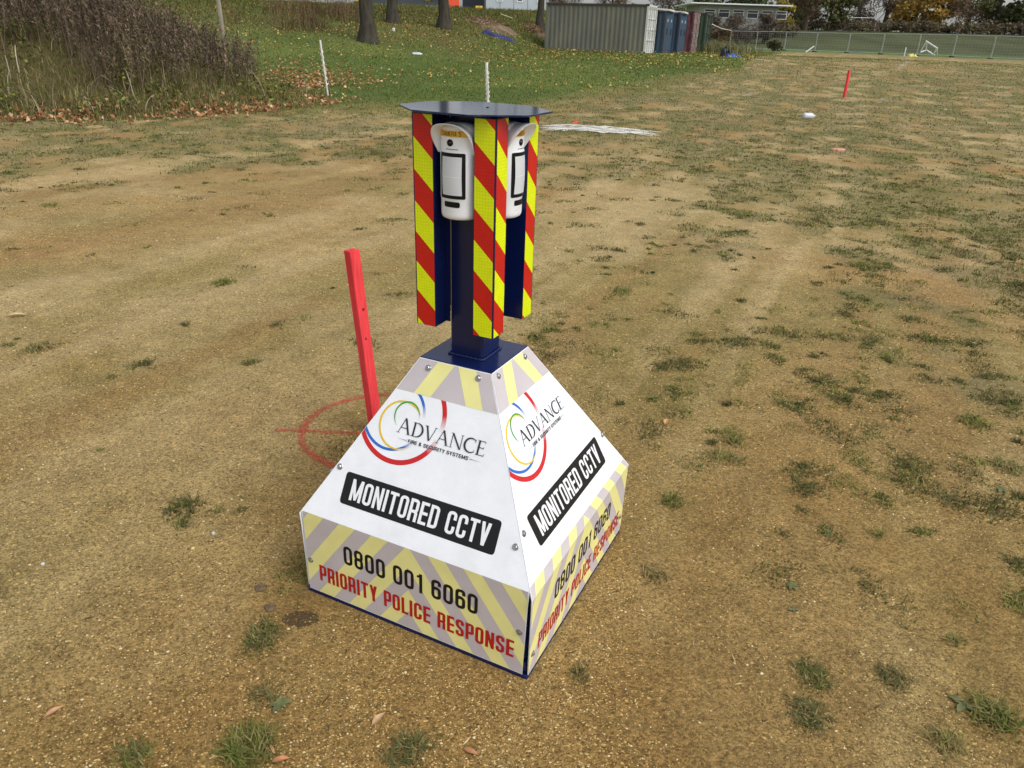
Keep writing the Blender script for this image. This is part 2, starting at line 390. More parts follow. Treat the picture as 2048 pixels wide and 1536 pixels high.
def build_scattered_grass():
    parts = []
    # small tufts on the bare part
    x, y = in_view(30000, 1.3, 26.0); c, l = cover(x, y); az = x / y; D = np.hypot(x, y)
    dens = np.interp(az, [-0.7, -0.3, 0.0, 0.25, 0.6], [0.08, 0.12, 0.26, 0.42, 0.5]) * ss(1.6, 5.0, D) * (0.6 + 0.8 * ss(0.42, 0.62, fbm(x * 0.8, y * 0.8, 91, 3)))
    dens = dens * (1.35 - 1.0 * ss(0.44, 0.58, tracks(x, y))) * lerp(0.6, 1.0, ss(3, 7, D))
    prob = np.clip(dens * 0.24 + 0.40 * c * lerp(0.55, 1.0, ss(4, 8, D)), 0, 1) * (1 - l)
    k = (RNG.random(len(x)) < prob) & off_tower(x, y); x, y, D = x[k], y[k], D[k]
    for i in range(len(x)):
        nb = int(np.clip(120 / (1 + 0.09 * D[i] ** 1.4), 6, 120) * random.uniform(0.5, 1.3)); r = random.choice([0.02, 0.03, 0.05, 0.075, 0.10]); nb = max(5, int(nb * (0.35 + r / 0.06))); r *= (1 + 0.03 * D[i])
        cols = GREENS[[0, 3, 3, 5]] * 0.82 if random.random() < 0.65 else GREENS[[0, 1, 2, 4]]
        hh = random.uniform(0.014, 0.042); an = random.uniform(0, PI); parts.append(tuft_blades(x[i], y[i], r, nb, hh, cols, random.uniform(1, 2.2), an))
        if D[i] < 12:
            for _ in range(random.choice([0, 1, 2, 3])):            # ragged runners round the clump
                q = random.uniform(0, 2 * PI); rr = r * random.uniform(0.9, 2.2); parts.append(tuft_blades(x[i] + rr * math.cos(q), y[i] + rr * math.sin(q), r * random.uniform(0.25, 0.6), max(4, nb // 6), hh * 0.7, GREENS[[1, 4, 5]], random.uniform(1, 2.5), q))
    # low worn turf in the patchy field
    x, y = in_view(230000, 7.0, 60.0, 0.6); c, l = cover(x, y); k = (RNG.random(len(x)) < c * 0.9) & (l < 0.6); x, y = x[k], y[k]; D = np.hypot(x, y); n = len(x)
    parts.append(blades(x, y, RNG.uniform(0.015, 0.05, n) * (1 + 0.01 * D), 0.006 + 0.0011 * D, RNG.uniform(0.3, 1.2, n), pick(GREENS, n, [0.2, 0.22, 0.18, 0.1, 0.2, 0.1]), seg=1))
    V, F, C = join(parts)
    tag(np_mesh('sparse_grass', V, F, M_LEAF, C), 'sparse low worn grass and tiny tufts across the gravel field', 'grass', kind='stuff')
    # lush bank
    LG = np.array([lin(88, 112, 44), lin(100, 122, 50), lin(112, 128, 58), lin(120, 122, 66), lin(80, 98, 42)])
    x, y = in_view(210000, 17.0, 75.0, 0.8); c, l = cover(x, y); az = x / y
    k = (RNG.random(len(x)) < l) & (az < 0.45); x, y = x[k], y[k]; D = np.hypot(x, y); n = len(x); bank = ss(36, 50, D) * (x < 6)
    parts = [blades(x, y, RNG.uniform(0.03, 0.09, n) * (1 + 1.6 * bank), 0.008 + 0.0010 * D, RNG.uniform(0.2, 1.0, n), np.where((RNG.random(n) < bank * 0.5)[:, None], pick(np.array([lin(112, 96, 60), lin(96, 88, 50)]), n), pick(LG, n)), seg=1)]
    V, F, C = join(parts)
    tag(np_mesh('bank_grass', V, F, M_LEAF, C), 'green mown grass covering the bank behind the gravel field', 'grass', kind='stuff')
build_scattered_grass()

def build_straw():
    n = 1100; x, y = in_view(n, 1.2, 14.0); k = off_tower(x, y) & (fbm(x * 1.1, y * 1.1, 141, 3) > 0.44); x, y = x[k], y[k]; n = len(x); D = np.hypot(x, y)
    a = RNG.uniform(0, PI, n); L = RNG.uniform(0.005, 0.020, n); w = RNG.uniform(0.0008, 0.0016, n) * (1 + 0.3 * D); z = terrain(x, y) + 0.004
    dx, dy = np.cos(a) * L, np.sin(a) * L; px, py = -np.sin(a) * w, np.cos(a) * w
    V = np.stack([np.stack([x - dx, y - dy, z], -1), np.stack([x + px, y + py, z + 0.003], -1), np.stack([x + dx, y + dy, z + RNG.uniform(0, .006, n)], -1), np.stack([x - px, y - py, z + 0.001], -1)], 1)
    C = np.repeat(pick(np.array([lin(190, 168, 120), lin(120, 98, 66), lin(84, 66, 44), lin(160, 130, 84)]), n), 4, 0)
    tag(np_mesh('straw_bits', V.reshape(-1, 3), np.arange(n * 4).reshape(-1, 4), M_STONE, C), 'bits of dry straw and twig strewn over the gravel', 'straw', kind='stuff')
build_straw()
def build_edge_grit():
    n = 5200; t = RNG.uniform(-1, 1, n); s = RNG.integers(0, 4, n); d = 0.400 + np.abs(RNG.normal(0, 0.010, n))
    u = np.where(s == 0, t * 0.40, np.where(s == 1, d, np.where(s == 2, t * 0.40, -d))); v = np.where(s == 0, -d, np.where(s == 1, t * 0.40, np.where(s == 2, d, t * 0.40)))
    c, q = math.cos(TYAW), math.sin(TYAW); x = TX + u * c - v * q; y = TY + u * q + v * c
    size = 0.0022 * RNG.lognormal(0, 0.5, n); tag(pebble_mesh('edge_grit', x, y, size, ground_colour(x, y) * RNG.uniform(0.55, 1.25, (n, 1))), 'loose grit banked against the bottom edge of the tower', 'gravel', kind='stuff')
build_edge_grit()

# ================================================================== CCTV TOWER
# ---- lettering: every glyph is a set of strokes / polygons in a box of height 1
def round_path(pts, closed=False):
    """pts: (x, y, corner radius) -> polyline with rounded corners"""
    out = []; n = len(pts)
    for i, p in enumerate(pts):
        x, y = p[0], p[1]; r = p[2] if len(p) > 2 else 0
        if r == 0 or (not closed and i in (0, n - 1)): out.append((x, y)); continue
        a = Vector((pts[i - 1][0] - x, pts[i - 1][1] - y)); b = Vector((pts[(i + 1) % n][0] - x, pts[(i + 1) % n][1] - y))
        la, lb = a.length, b.length; a.normalize(); b.normalize()
        half = math.acos(max(-1, min(1, a.dot(b)))) / 2; d = min(r / max(math.tan(half), 1e-3), la * 0.499, lb * 0.499)
        p0 = (x + a.x * d, y + a.y * d); p1 = (x + b.x * d, y + b.y * d)
        for k in range(6):
            t = k / 5; out.append(((1 - t) ** 2 * p0[0] + 2 * t * (1 - t) * x + t * t * p1[0], (1 - t) ** 2 * p0[1] + 2 * t * (1 - t) * y + t * t * p1[1]))
    return out
def strip(path, w, closed=False):
    """thick polyline -> list of quads, mitred"""
    P = [Vector(p) for p in path]; n = len(P); Ls = []
    wid = w if isinstance(w, (list, tuple)) else [w] * n
    for i in range(n):
        a = P[i - 1] if (i > 0 or closed) else None; b = P[(i + 1) % n] if (i < n - 1 or closed) else None
        d1 = (P[i] - a).normalized() if a is not None else None; d2 = (b - P[i]).normalized() if b is not None else None
        if d1 is None: d1 = d2
        if d2 is None: d2 = d1
        n1 = Vector((-d1.y, d1.x)); n2 = Vector((-d2.y, d2.x)); m = n1 + n2
        if m.length < 1e-6: m = n1
        m.normalize(); k = wid[i] / 2 / max(m.dot(n1), 0.35)
        Ls.append((P[i] + m * k, P[i] - m * k))
    q = []
    for i in range(n if closed else n - 1):
        a, b = Ls[i], Ls[(i + 1) % n]; q.append([tuple(a[0]), tuple(a[1]), tuple(b[1]), tuple(b[0])])
    return q
def sans(ch, sw=0.155, w=0.40):
    """condensed poster capitals; returns (list of strokes, each a list of quads), advance width"""
    h = sw / 2; L, R, B, T = h, w - h, h, 1 - h; r = (w - sw) / 2 * 0.98; m = 0.5
    S = lambda pts, c=False: strip(round_path(pts, c), sw, c)
    if ch in 'O0': return [S([(L, B, r), (R, B, r), (R, T, r), (L, T, r)], True)], w
    if ch == 'D': return [S([(L, B), (R, B, r), (R, T, r), (L, T)], True)], w
    if ch == 'C': return [S([(R, 0.36), (R, B, r), (L, B, r), (L, T, r), (R, T, r), (R, 0.64)])], w
    if ch == 'S': return [S([(R, 0.69), (R, T, r), (L, T, r), (L, 0.60, 0.16), (R, 0.40, 0.16), (R, B, r), (L, B, r), (L, 0.31)])], w
    if ch == '8': return [S([(L, 0.51, r), (R, 0.51, r), (R, T, r), (L, T, r)], True), S([(L, B, r), (R, B, r), (R, 0.53, r), (L, 0.53, r)], True)], w
    if ch == '6': return [S([(L, B, r), (R, B, r), (R, 0.57, r), (L, 0.57, r)], True), S([(L, 0.30), (L, T, r), (R, T, r), (R, 0.70)])], w
    if ch == '5': return [S([(L, 0.30), (L, B, r), (R, B, r), (R, 0.60, r), (L, 0.60), (L, T), (w, T)])], w
    if ch == '1': return [S([(0.24, 0), (0.24, 1)]), [[(0.05, 0.80), (0.17, 0.80), (0.17, 0.93), (0.05, 0.88)]]], 0.34
    if ch == 'P': return [S([(L, 0), (L, 1)]), S([(L + h, T), (R, T, r), (R, 0.42, r), (L + h, 0.42)])], w * 0.96
    if ch == 'R': return [S([(L, 0), (L, 1)]), S([(L + h, T), (R, T, r), (R, 0.45, r), (L + h, 0.45)]), S([(R - 0.11, 0.46), (R, 0.40, 0.08), (R, 0)])], w
    if ch == 'E': return [S([(L, 0), (L, 1)])] + [S([(sw, yy), (w * 0.88, yy)]) for yy in (B, 0.5, T)], w * 0.88
    if ch == 'F': return [S([(L, 0), (L, 1)])] + [S([(sw, yy), (w * 0.88, yy)]) for yy in (0.5, T)], w * 0.86
    if ch == 'L': return [S([(L, 0), (L, 1)]), S([(sw, B), (w * 0.86, B)])], w * 0.86
    if ch == 'T': return [S([(w / 2, 0), (w / 2, 1 - sw)]), S([(0, T), (w, T)])], w
    if ch == 'I': return [S([(L, 0), (L, 1)])], sw
    if ch == 'N': return [S([(L, 0), (L, 1)]), S([(R + .02, 0), (R + .02, 1)]), [[(0.0, 1), (sw * 0.95, 1), (w + .02, 0), (w + .02 - sw * 0.95, 0)]]], w + .02
    if ch == 'M': W = w * 1.36; return [S([(L, 0), (L, 1)]), S([(W - h, 0), (W - h, 1)]), [[(0, 1), (sw * 1.05, 1), (W / 2 + sw * .42, 0.05), (W / 2 - sw * .42, 0.05)]], [[(W - sw * 1.05, 1), (W, 1), (W / 2 + sw * .42, 0.05), (W / 2 - sw * .42, 0.05)]]], W
    if ch == 'V': return [[[(0, 1), (sw * 1.05, 1), (w / 2 + sw * .52, 0), (w / 2 - sw * .52, 0)]], [[(w - sw * 1.05, 1), (w, 1), (w / 2 + sw * .52, 0), (w / 2 - sw * .52, 0)]]], w
    if ch == 'A': return [[[(0, 0), (sw * 1.05, 0), (w / 2 + sw * .52, 1), (w / 2 - sw * .52, 1)]], [[(w - sw * 1.05, 0), (w, 0), (w / 2 + sw * .52, 1), (w / 2 - sw * .52, 1)]], S([(w * .2, 0.26), (w * .8, 0.26)])], w
    if ch == 'X': return [[[(0, 0), (sw * 1.1, 0), (w, 1), (w - sw * 1.1, 1)]], [[(0, 1), (sw * 1.1, 1), (w, 0), (w - sw * 1.1, 0)]]], w
    if ch == 'Y': return [S([(w / 2, 0), (w / 2, 0.42)]), [[(0, 1), (sw * 1.05, 1), (w / 2 + sw * .5, 0.36), (w / 2 - sw * .5, 0.36)]], [[(w - sw * 1.05, 1), (w, 1), (w / 2 + sw * .5, 0.36), (w / 2 - sw * .5, 0.36)]]], w
    if ch == 'U': return [S([(L, 1), (L, B, r), (R, B, r), (R, 1)])], w
    if ch == '&': return [S([(R + .06, B), (L + .03, 0.66, .1), (L + .03, T, r), (R - .06, T, r), (R - .06, 0.66, .1), (L, 0.42, .1), (L, B, r), (R, B, r), (R + .03, 0.42)])], w + 0.06
    return [], 0.2
def arc_band(cx, cy, rx, ry, a0, a1, thick, n=18):
    pts = [(cx + rx * math.cos(math.radians(lerp(a0, a1, i / n))), cy + ry * math.sin(math.radians(lerp(a0, a1, i / n)))) for i in range(n + 1)]
    return strip(pts, [thick(i / n) for i in range(n + 1)])
def serif(ch):
    """roman inscriptional capitals with thick and thin strokes"""
    thin, thick = 0.045, 0.125; q = []
    bar = lambda x0, x1, y0, y1: [[(x0, y0), (x1, y0), (x1, y1), (x0, y1)]]
    dg = lambda xa, ya, xb, yb, w: [[(xa - w / 2, ya), (xa + w / 2, ya), (xb + w / 2, yb), (xb - w / 2, yb)]]
    sf = lambda x, y, w=0.22: bar(x - w / 2, x + w / 2, y, y + 0.028)
    if ch == 'A': return [dg(0.10, 0, 0.43, 1.0, thin), dg(0.80, 0, 0.43, 1.0, thick), bar(0.22, 0.68, 0.34, 0.385), sf(0.10, 0, .22), sf(0.80, 0, .26)], 0.93
    if ch == 'V': return [dg(0.44, 0, 0.12, 1.0, thick), dg(0.46, 0, 0.78, 1.0, thin), sf(0.12, 0.972, .26), sf(0.78, 0.972, .22)], 0.90
    if ch == 'D': return [bar(0.10, 0.10 + thick, 0, 1), sf(0.12, 0, .2), sf(0.12, .972, .2), arc_band(0.34, 0.5, 0.44, 0.475, 90, -90, lambda t: 0.045 + 0.09 * math.sin(t * PI)), bar(0.16, 0.36, 0.953, 0.998), bar(0.16, 0.36, 0.002, 0.047)], 0.88
    if ch == 'N': return [bar(0.12, 0.12 + thin, 0, 1), bar(0.78, 0.78 + thin, 0, 1), dg(0.79, 0.0, 0.13, 1.0, thick), sf(0.14, 0, .22), sf(0.80, 0.972, .22), sf(0.10, 0.972, .16)], 0.95
    if ch == 'C': return [arc_band(0.50, 0.5, 0.42, 0.48, 48, 312, lambda t: 0.05 + 0.085 * math.sin(t * PI) ** 1.3, 26), bar(0.765, 0.79, 0.74, 0.98), bar(0.765, 0.79, 0.03, 0.26)], 0.86
    if ch == 'E': return [bar(0.10, 0.10 + thick, 0, 1), sf(0.12, 0, .2), sf(0.12, .972, .2), bar(0.2, 0.56, 0.955, 1.0), bar(0.2, 0.50, 0.50, 0.545), bar(0.2, 0.60, 0.0, 0.045), bar(0.54, 0.565, 0.84, 1.0), bar(0.48, 0.505, 0.43, 0.62), bar(0.58, 0.605, 0, 0.17)], 0.66
    return [], 0.3
def text_quads(txt, font, s0, s1, t0, t1, gap=0.09, first=1.0):
    """lay text out between s0..s1, baseline t0, cap line t1 -> list of strokes"""
    items = []; x = 0
    for i, ch in enumerate(txt):
        st, adv = font(ch); k = first if i == 0 else 1.0
        items.append((x, st, k)); x += adv * k + gap
    tot = x - gap; k = (s1 - s0) / tot; out = [[]]
    for (x, st, f), ch in zip(items, txt):
        if ch == ' ': out.append([]); continue
        for stroke in st: out[-1].append([[(s0 + (x + p[0] * f) * k, t0 + p[1] * f * (t1 - t0)) for p in q] for q in stroke])
    return out
def clip(poly, a, b, c):
    """keep the part of a polygon with a*s+b*t<=c"""
    out = []; n = len(poly)
    for i in range(n):
        p, q = poly[i], poly[(i + 1) % n]; dp, dq = a * p[0] + b * p[1] - c, a * q[0] + b * q[1] - c
        if dp <= 0: out.append(p)
        if dp * dq < 0:
            t = dp / (dp - dq); out.append((p[0] + (q[0] - p[0]) * t, p[1] + (q[1] - p[1]) * t))
    return out

W1, W0, Z1, TH, Z2 = 0.39134, 0.3981, 0.30788, 0.11942, 0.78227
PO, CW, CA, ZC0, ZC1, ZH = 0.0549, 0.12388, 0.0626, 0.8888, 1.4662, 1.47626
SL = math.hypot(W1 - TH, Z2 - Z1)
tower = empty('cctv_tower', (TX, TY, 0), TYAW)
tag(tower, 'mobile CCTV tower with white pyramid base, navy post and red-yellow striped corners', 'security tower')

def correx(name):
    m = mat(name, lin(243, 246, 250), 0.38, var=0.035, vscale=14, spec=0.4, dirt=lin(186, 180, 168), dscale=11, damt=0.14)
    n, l = m.node_tree.nodes, m.node_tree.links; b = n['Principled BSDF']
    t = n.new('ShaderNodeTexCoord'); wv = n.new('ShaderNodeTexWave'); wv.wave_type = 'BANDS'; wv.bands_direction = 'Z'; wv.inputs['Scale'].default_value = 62; wv.inputs['Distortion'].default_value = 0.3
    l.new(t.outputs['Object'], wv.inputs['Vector']); bp = n.new('ShaderNodeBump'); bp.inputs['Strength'].default_value = 0.10; bp.inputs['Distance'].default_value = 0.002
    l.new(wv.outputs[0], bp.inputs['Height']); l.new(bp.outputs[0], b.inputs['Normal'])
    return m
M_CORREX = correx('white_corrugated_plastic')
M_PYEL = mat('pale_yellow_print', lin(240, 234, 156), 0.4, var=0.05, vscale=14, spec=0.35)
M_PGRY = mat('pale_grey_print', lin(200, 192, 194), 0.4, var=0.04, vscale=14, spec=0.35, dirt=lin(170, 160, 148), dscale=9, damt=0.25)
M_INK = mat('black_print', lin(22, 22, 22), 0.38, spec=0.35, var=0.1, vscale=30)
M_CHAR = mat('charcoal_print', lin(52, 50, 52), 0.42, spec=0.35)
M_REDINK = mat('red_print', lin(184, 30, 30), 0.4, spec=0.35)
M_WHITEINK = mat('white_print', lin(240, 241, 243), 0.4, spec=0.35)
M_LOGO = mat('logo_print', (0.5, 0.5, 0.5), 0.4, attr=True, spec=0.35)

def panel(k, fold, bolts_slope, bolts_skirt, ptop, bow):
    """one folded printed sheet; local frame: s along the width, outward = -y"""
    dv = Vector((0, W1 - TH, Z2 - Z1)) / SL; nrm = Vector((0, -(Z2 - Z1), W1 - TH)) / SL     # up the slope, outward normal
    def slope(s, t, e=0.0): p = Vector((s, -W1, Z1)) + dv * t + nrm * e; return (p.x, p.y, p.z)
    f0 = Vector(slope(0, fold)); yb = -W0
    def skirt(s, t, e=0.0):
        q = 1 - t / f0.z; return (s, lerp(f0.y, yb, q) - e - 0.0 , t)
    hw = lambda t: W1 - (W1 - TH) * t / SL
    mb = MB(); th = 0.004; NS = 8
    # outer and inner skins as rings along the profile
    prof = []
    for i in range(7): t = lerp(SL - 0.002, fold, i / 6); prof.append((slope, t, hw(t) - 0.001))
    for i in range(1, 7): t = lerp(f0.z, 0.014, i / 6); prof.append((skirt, t, hw(fold) - 0.003 - 0.006 * (i / 6)))
    rows = []
    for fn, t, h in prof:
        r_o = [fn(lerp(-h, h, j / NS), t, 0) for j in range(NS + 1)]; r_i = [fn(lerp(-h + .003, h - .003, j / NS), t, -th) for j in range(NS + 1)]
        rows.append((r_o, r_i))
    V = []; Fc = []; n1 = NS + 1
    for r_o, r_i in rows: V += r_o + r_i
    st = 2 * n1
    for i in range(len(rows) - 1):
        for j in range(NS):
            a = i * st + j; Fc.append((a, a + st, a + st + 1, a + 1)); a += n1; Fc.append((a, a + 1, a + st + 1, a + st))
        a = i * st; Fc.append((a, a + n1, a + st + n1, a + st)); a = i * st + NS; Fc.append((a, a + st, a + st + n1, a + n1))
    for i in (0, len(rows) - 1):
        for j in range(NS): a = i * st + j; Fc.append((a, a + 1, a + n1 + 1, a + n1) if i == 0 else (a, a + n1, a + n1 + 1, a + 1))
    mb.add(V, Fc); P = mb.build('side_panel', M_CORREX, tower); P.rotation_euler = (0, 0, k * PI / 2)
    def flat(name, polys, fn, e, m, de=0.0, cols=None):
        b = MB()
        for i, pg in enumerate(polys):
            if len(pg) < 3: continue
            b.add([fn(p[0], p[1], e + de * i) for p in pg], [tuple(range(len(pg)))], None if cols is None else cols[i])
        return b.build(name, m, P)
    def words(name, groups, fn, e, m):
        for strokes in groups:                                 # one part for each word
            b = MB()
            for i, stroke in enumerate(strokes):
                for q in stroke: b.add([fn(p[0], p[1], e + 0.00006 * (i % 9)) for p in q], [(0, 1, 2, 3)])
            b.build(name, m, P)
    hwf = hw(fold)
    # printed chevron ground on the skirt
    sub = lambda pg, n=6: pg
    def skirt_grid(pg):                                        # cut into horizontal slices so the print follows the bow
        out = []; 
        for i in range(1):
            a, b_ = lerp(0.016, f0.z, i / 1), lerp(0.016, f0.z, (i + 1) / 1); q = clip(clip(pg, 0, -1, -a), 0, 1, b_)
            if len(q) >= 3: out.append(q)
        return out
    rect = [(-hwf + .010, 0.016), (hwf - .010, 0.016), (hwf - .006, f0.z), (-hwf + .006, f0.z)]
    flat('printed_ground', skirt_grid(rect), skirt, 0.0003, M_PGRY)
    A = 1.35
    for j in range(-3, 6):
        hi = 0.319 + 0.16 * j; lo = hi - 0.08
        for sg in (-1, 1):
            pg = [(0, 0.016), (sg * (hwf - .008), 0.016), (sg * (hwf - .007), f0.z), (0, f0.z)]
            pg = clip(clip(pg, sg * A, 1, hi), -sg * A, -1, -lo)
            if len(pg) >= 3: flat('printed_stripe', [pg if sg > 0 else pg[::-1]], skirt, 0.0006, M_PYEL)
    if ptop > fold:                                            # print wraps over the fold
        flat('printed_ground', [[(-hw(fold) + .004, fold + .001), (hw(fold) - .004, fold + .001), (hw(ptop) - .004, ptop), (-hw(ptop) + .004, ptop)]], slope, 0.0003, M_PGRY)
        for j in range(-3, 6):
            hi = 0.319 + 0.16 * j - (f0.z - fold); lo = hi - 0.08
            for sg in (-1, 1):
                pg = clip(clip([(0, fold + .001), (sg * (hw(fold) - .006), fold + .001), (sg * (hw(ptop) - .006), ptop), (0, ptop)], sg * A, 1, hi), -sg * A, -1, -lo)
                if len(pg) >= 3: flat('printed_stripe', [pg if sg > 0 else pg[::-1]], slope, 0.0006, M_PYEL)
    # band round the top
    tb, tt = 0.4375, SL - 0.004
    flat('printed_ground', [[(-hw(tb) + .003, tb), (hw(tb) - .003, tb), (hw(tt) - .003, tt), (-hw(tt) + .003, tt)]], slope, 0.0003, M_PGRY)
    for pg in ([(-.1095, tb), (-.052, tb), (0.0, tt), (-.0564, tt)], [(.0675, tb), (.1228, tb), (.0715, tt), (.0125, tt)]): flat('printed_stripe', [pg], slope, 0.0006, M_PYEL)
    # logo rings
    WH = np.array(lin(236, 238, 241))
    def ring(cx, cy, r, wf, col, segs, e, r2=None):
        b = MB(); n = 72; c0 = np.array(lin(*col))
        for a0, a1, fade0, fade1 in segs:
            pts = []; 
            for i in range(n + 1):
                u = i / n; a = math.radians(lerp(a0, a1, u)); rr = r if r2 is None else lerp(r, r2, u); w = wf(u)
                f = 1.0
                if fade0: f = min(f, u / fade0)
                if fade1: f = min(f, (1 - u) / fade1)
                pts.append((cx + (rr + w / 2) * math.cos(a), cy + (rr + w / 2) * math.sin(a), cx + (rr - w / 2) * math.cos(a), cy + (rr - w / 2) * math.sin(a), tuple(lerp(WH, c0, max(0, min(1, f))))))
            for i in range(n):
                p, q = pts[i], pts[i + 1]; pg = [(p[0], p[1]), (q[0], q[1]), (q[2], q[3]), (p[2], p[3])]
                sl = (W1 - TH) / SL
                pg = clip(clip(clip(pg, 1, sl, W1 - .002), -1, sl, W1 - .002), 0, 1, tb - .0005)
                if len(pg) >= 3: b.add([slope(x_, y_, e) for x_, y_ in pg][::-1], [tuple(range(len(pg)))], p[4])
        return b.build('logo_ring', M_LOGO, P)
    ring(-.129, .366, .141, lambda u: .0150, (204, 38, 42), [(188, 342, 0, .14)], .0005, .1415); ring(-.129, .366, .1415, lambda u: .0145, (204, 38, 42), [(-7, 45, .35, 0)], .0005)
    ring(-.155, .360, .1035, lambda u: .0095 * (1 - .3 * u), (48, 108, 196), [(200, 328, 0, .2)], .0008); ring(-.155, .360, .1015, lambda u: .0085, (48, 108, 196), [(8, 62, .4, 0)], .0008)
    ring(-.125, .335, .0715, lambda u: .003 + .0035 * math.sin(u * PI), (232, 196, 40), [(38, 322, 0, .18)], .0011)
    ring(-.111, .366, .042, lambda u: .0022 + .0028 * math.sin(u * PI), (70, 160, 50), [(0, 232, .12, .15)], .0014)
    words('lettering', text_quads('ADVANCE', serif, -.1325, .163, .3135, .3555, 0.015, 1.1), slope, .0017, M_CHAR)
    words('lettering', text_quads('FIRE & SECURITY SYSTEMS', lambda c: sans(c, .155, .56), -.086, .1165, .2915, .3022, .12), slope, .0017, M_INK)
    for s0, s1, tip in ((-.1285, -.0925, 1), (.1605, .1225, -1)):
        b = MB(); b.add([slope(s0, .2965, .0017), slope(s1, .2958, .0017), slope(s1, .2972, .0017)], [(0, 1, 2)])
        for tt_ in (.2935, .2990): b.add([slope(s1 + .0005 * tip, tt_, .0018), slope(s1 + .003 * tip, tt_ + .0006, .0018), slope(s1 + .0005 * tip, tt_ + .0014, .0018)], [(0, 1, 2)])
        b.build('logo_arrow', M_INK, P)
    bx = round_path([(-.264, .0610, .012), (.264, .0610, .012), (.264, .1585, .012), (-.264, .1585, .012)], True)
    flat('name_plate', [bx], slope, .0006, M_INK)
    words('lettering', text_quads('MONITORED CCTV', lambda c: sans(c, .135, .42), -.2345, .2375, .0775, .1425, .085), slope, .0010, M_WHITEINK)
    words('lettering', text_quads('0800 001 6060', lambda c: sans(c, .150, .47), -.235, .2345, .1650, .2335, .11), skirt, .0010, M_INK)
    words('lettering', text_quads('PRIORITY POLICE RESPONSE', lambda c: sans(c, .145, .40), -.336, .3525, .0635, .1235, .085), skirt, .0010, M_REDINK)
    # bolts with washers
    for fn, lst in ((slope, bolts_slope), (skirt, bolts_skirt)):
        for s, t in lst:
            p = Vector(fn(s, t, 0)); q = (Vector(fn(s, t, 1.0)) - p).normalized(); M = Matrix.Translation(p) @ q.to_track_quat('Z', 'Y').to_matrix().to_4x4()
            bb = MB(); bb.lathe([(.0098, 0), (.0098, .0012), (.0090, .002), (.0085, .002)], 20, M)
            bb.lathe([(.0062, .002), (.0062, .0050), (.0050, .0060), (.0028, .0060), (.0026, .0042), (.0001, .0042)], 6, M)
            bb.build('bolt', M_STEEL, P)
    return P
BA = ([(-.0834, .5187), (.0837, .5238), (-.2943, .164), (.3192, .1028)], [(-.369, .1285), (.3666, .1616)])
BB = ([(-.0939, .5275), (.0778, .5247), (.3144, .1393), (-.3060, .1310)], [(-.3720, .0790), (.3660, .0850)])
panel(0, 0.0, *BA, 0.0, 0.002); panel(1, -0.022, *BB, 0.010, 0.004); panel(2, 0.0, *BA, 0.0, 0.003); panel(3, -0.010, *BB, 0.004, 0.006)

# navy steel frame behind the panels
b = MB(); b.box(-.3975, .3975, -.3975, -.345, -.004, .012); b.box(-.3975, .3975, .345, .3975, -.004, .012); b.box(-.3975, -.345, -.345, .345, -.004, .012); b.box(.345, .3975, -.345, .345, -.004, .012); b.box(-.388, .388, -.388, -.35, .012, .05); b.box(-.388, .388, .35, .388, .012, .05)
b.build('base_frame', M_NAVY, tower, bevel=.004)
for sx in (-1, 1):
    for sy in (-1, 1):
        b = MB(); b.tube([(sx * .368, sy * .368, .05), (sx * .368, sy * .368, Z1 - .02), (sx * (TH - .02), sy * (TH - .02), Z2 - .012)], .016, 8); b.build('frame_leg', M_NAVY, tower)
b = MB(); b.box(-TH - .0005, TH + .0005, -TH - .0005, TH + .0005, Z2 - .008, Z2 + .001); b.build('top_plate', M_NAVY, tower, bevel=.001)
# post with weld bead
b = MB(); c = .006; pp = [(PO - c, -PO), (PO, -PO + c), (PO, PO - c), (PO - c, PO), (-PO + c, PO), (-PO, PO - c), (-PO, -PO + c), (-PO + c, -PO)]
b.prism(pp, Z2 + .001, ZH - .001); post = b.build('post', M_NAVY, tower)
b = MB(); path = []
for (x0, y0), (x1, y1) in zip([(-1, -1), (1, -1), (1, 1), (-1, 1)], [(1, -1), (1, 1), (-1, 1), (-1, -1)]):
    n = 26
    pts = [((PO + .003) * lerp(x0, x1, i / n), (PO + .003) * lerp(y0, y1, i / n), Z2 + .003 + .0014 * math.sin(i * 2.3) * random.uniform(.3, 1)) for i in range(n + 1)]
    b.tube(pts, [.0042 + .0014 * math.sin(i * 1.9 + random.random()) for i in range(n + 1)], 6)
b.build('weld_bead', M_NAVY, post, smooth=True)
# striped folded corner columns
def tape(name, col, rough):
    m = mat(name, col, rough, spec=0.6, var=0.04, vscale=40)
    n, l = m.node_tree.nodes, m.node_tree.links; b = n['Principled BSDF']; t = n.new('ShaderNodeTexCoord')
    mp = n.new('ShaderNodeMapping'); mp.inputs['Scale'].default_value = (120, 120, 120); l.new(t.outputs['Object'], mp.inputs[0])
    vo = n.new('ShaderNodeTexVoronoi'); vo.inputs['Randomness'].default_value = 0.12; l.new(mp.outputs[0], vo.inputs['Vector']); vo.inputs['Scale'].default_value = 1.0
    bp = n.new('ShaderNodeBump'); bp.inputs['Strength'].default_value = 0.3; bp.inputs['Distance'].default_value = 0.002; l.new(vo.outputs['Distance'], bp.inputs['Height']); l.new(bp.outputs[0], b.inputs['Normal'])
    src = b.inputs['Base Color'].links[0].from_socket
    mr = n.new('ShaderNodeMapRange'); mr.inputs[1].default_value = 0.1; mr.inputs[2].default_value = 0.6; mr.inputs[3].default_value = 1.10; mr.inputs[4].default_value = 0.95; l.new(vo.outputs['Distance'], mr.inputs[0])
    mx = n.new('ShaderNodeMix'); mx.data_type = 'RGBA'; mx.blend_type = 'MULTIPLY'; mx.inputs[0].default_value = 1; l.new(src, mx.inputs[6]); l.new(mr.outputs[0], mx.inputs[7]); l.new(mx.outputs[2], b.inputs['Base Color'])
    return m
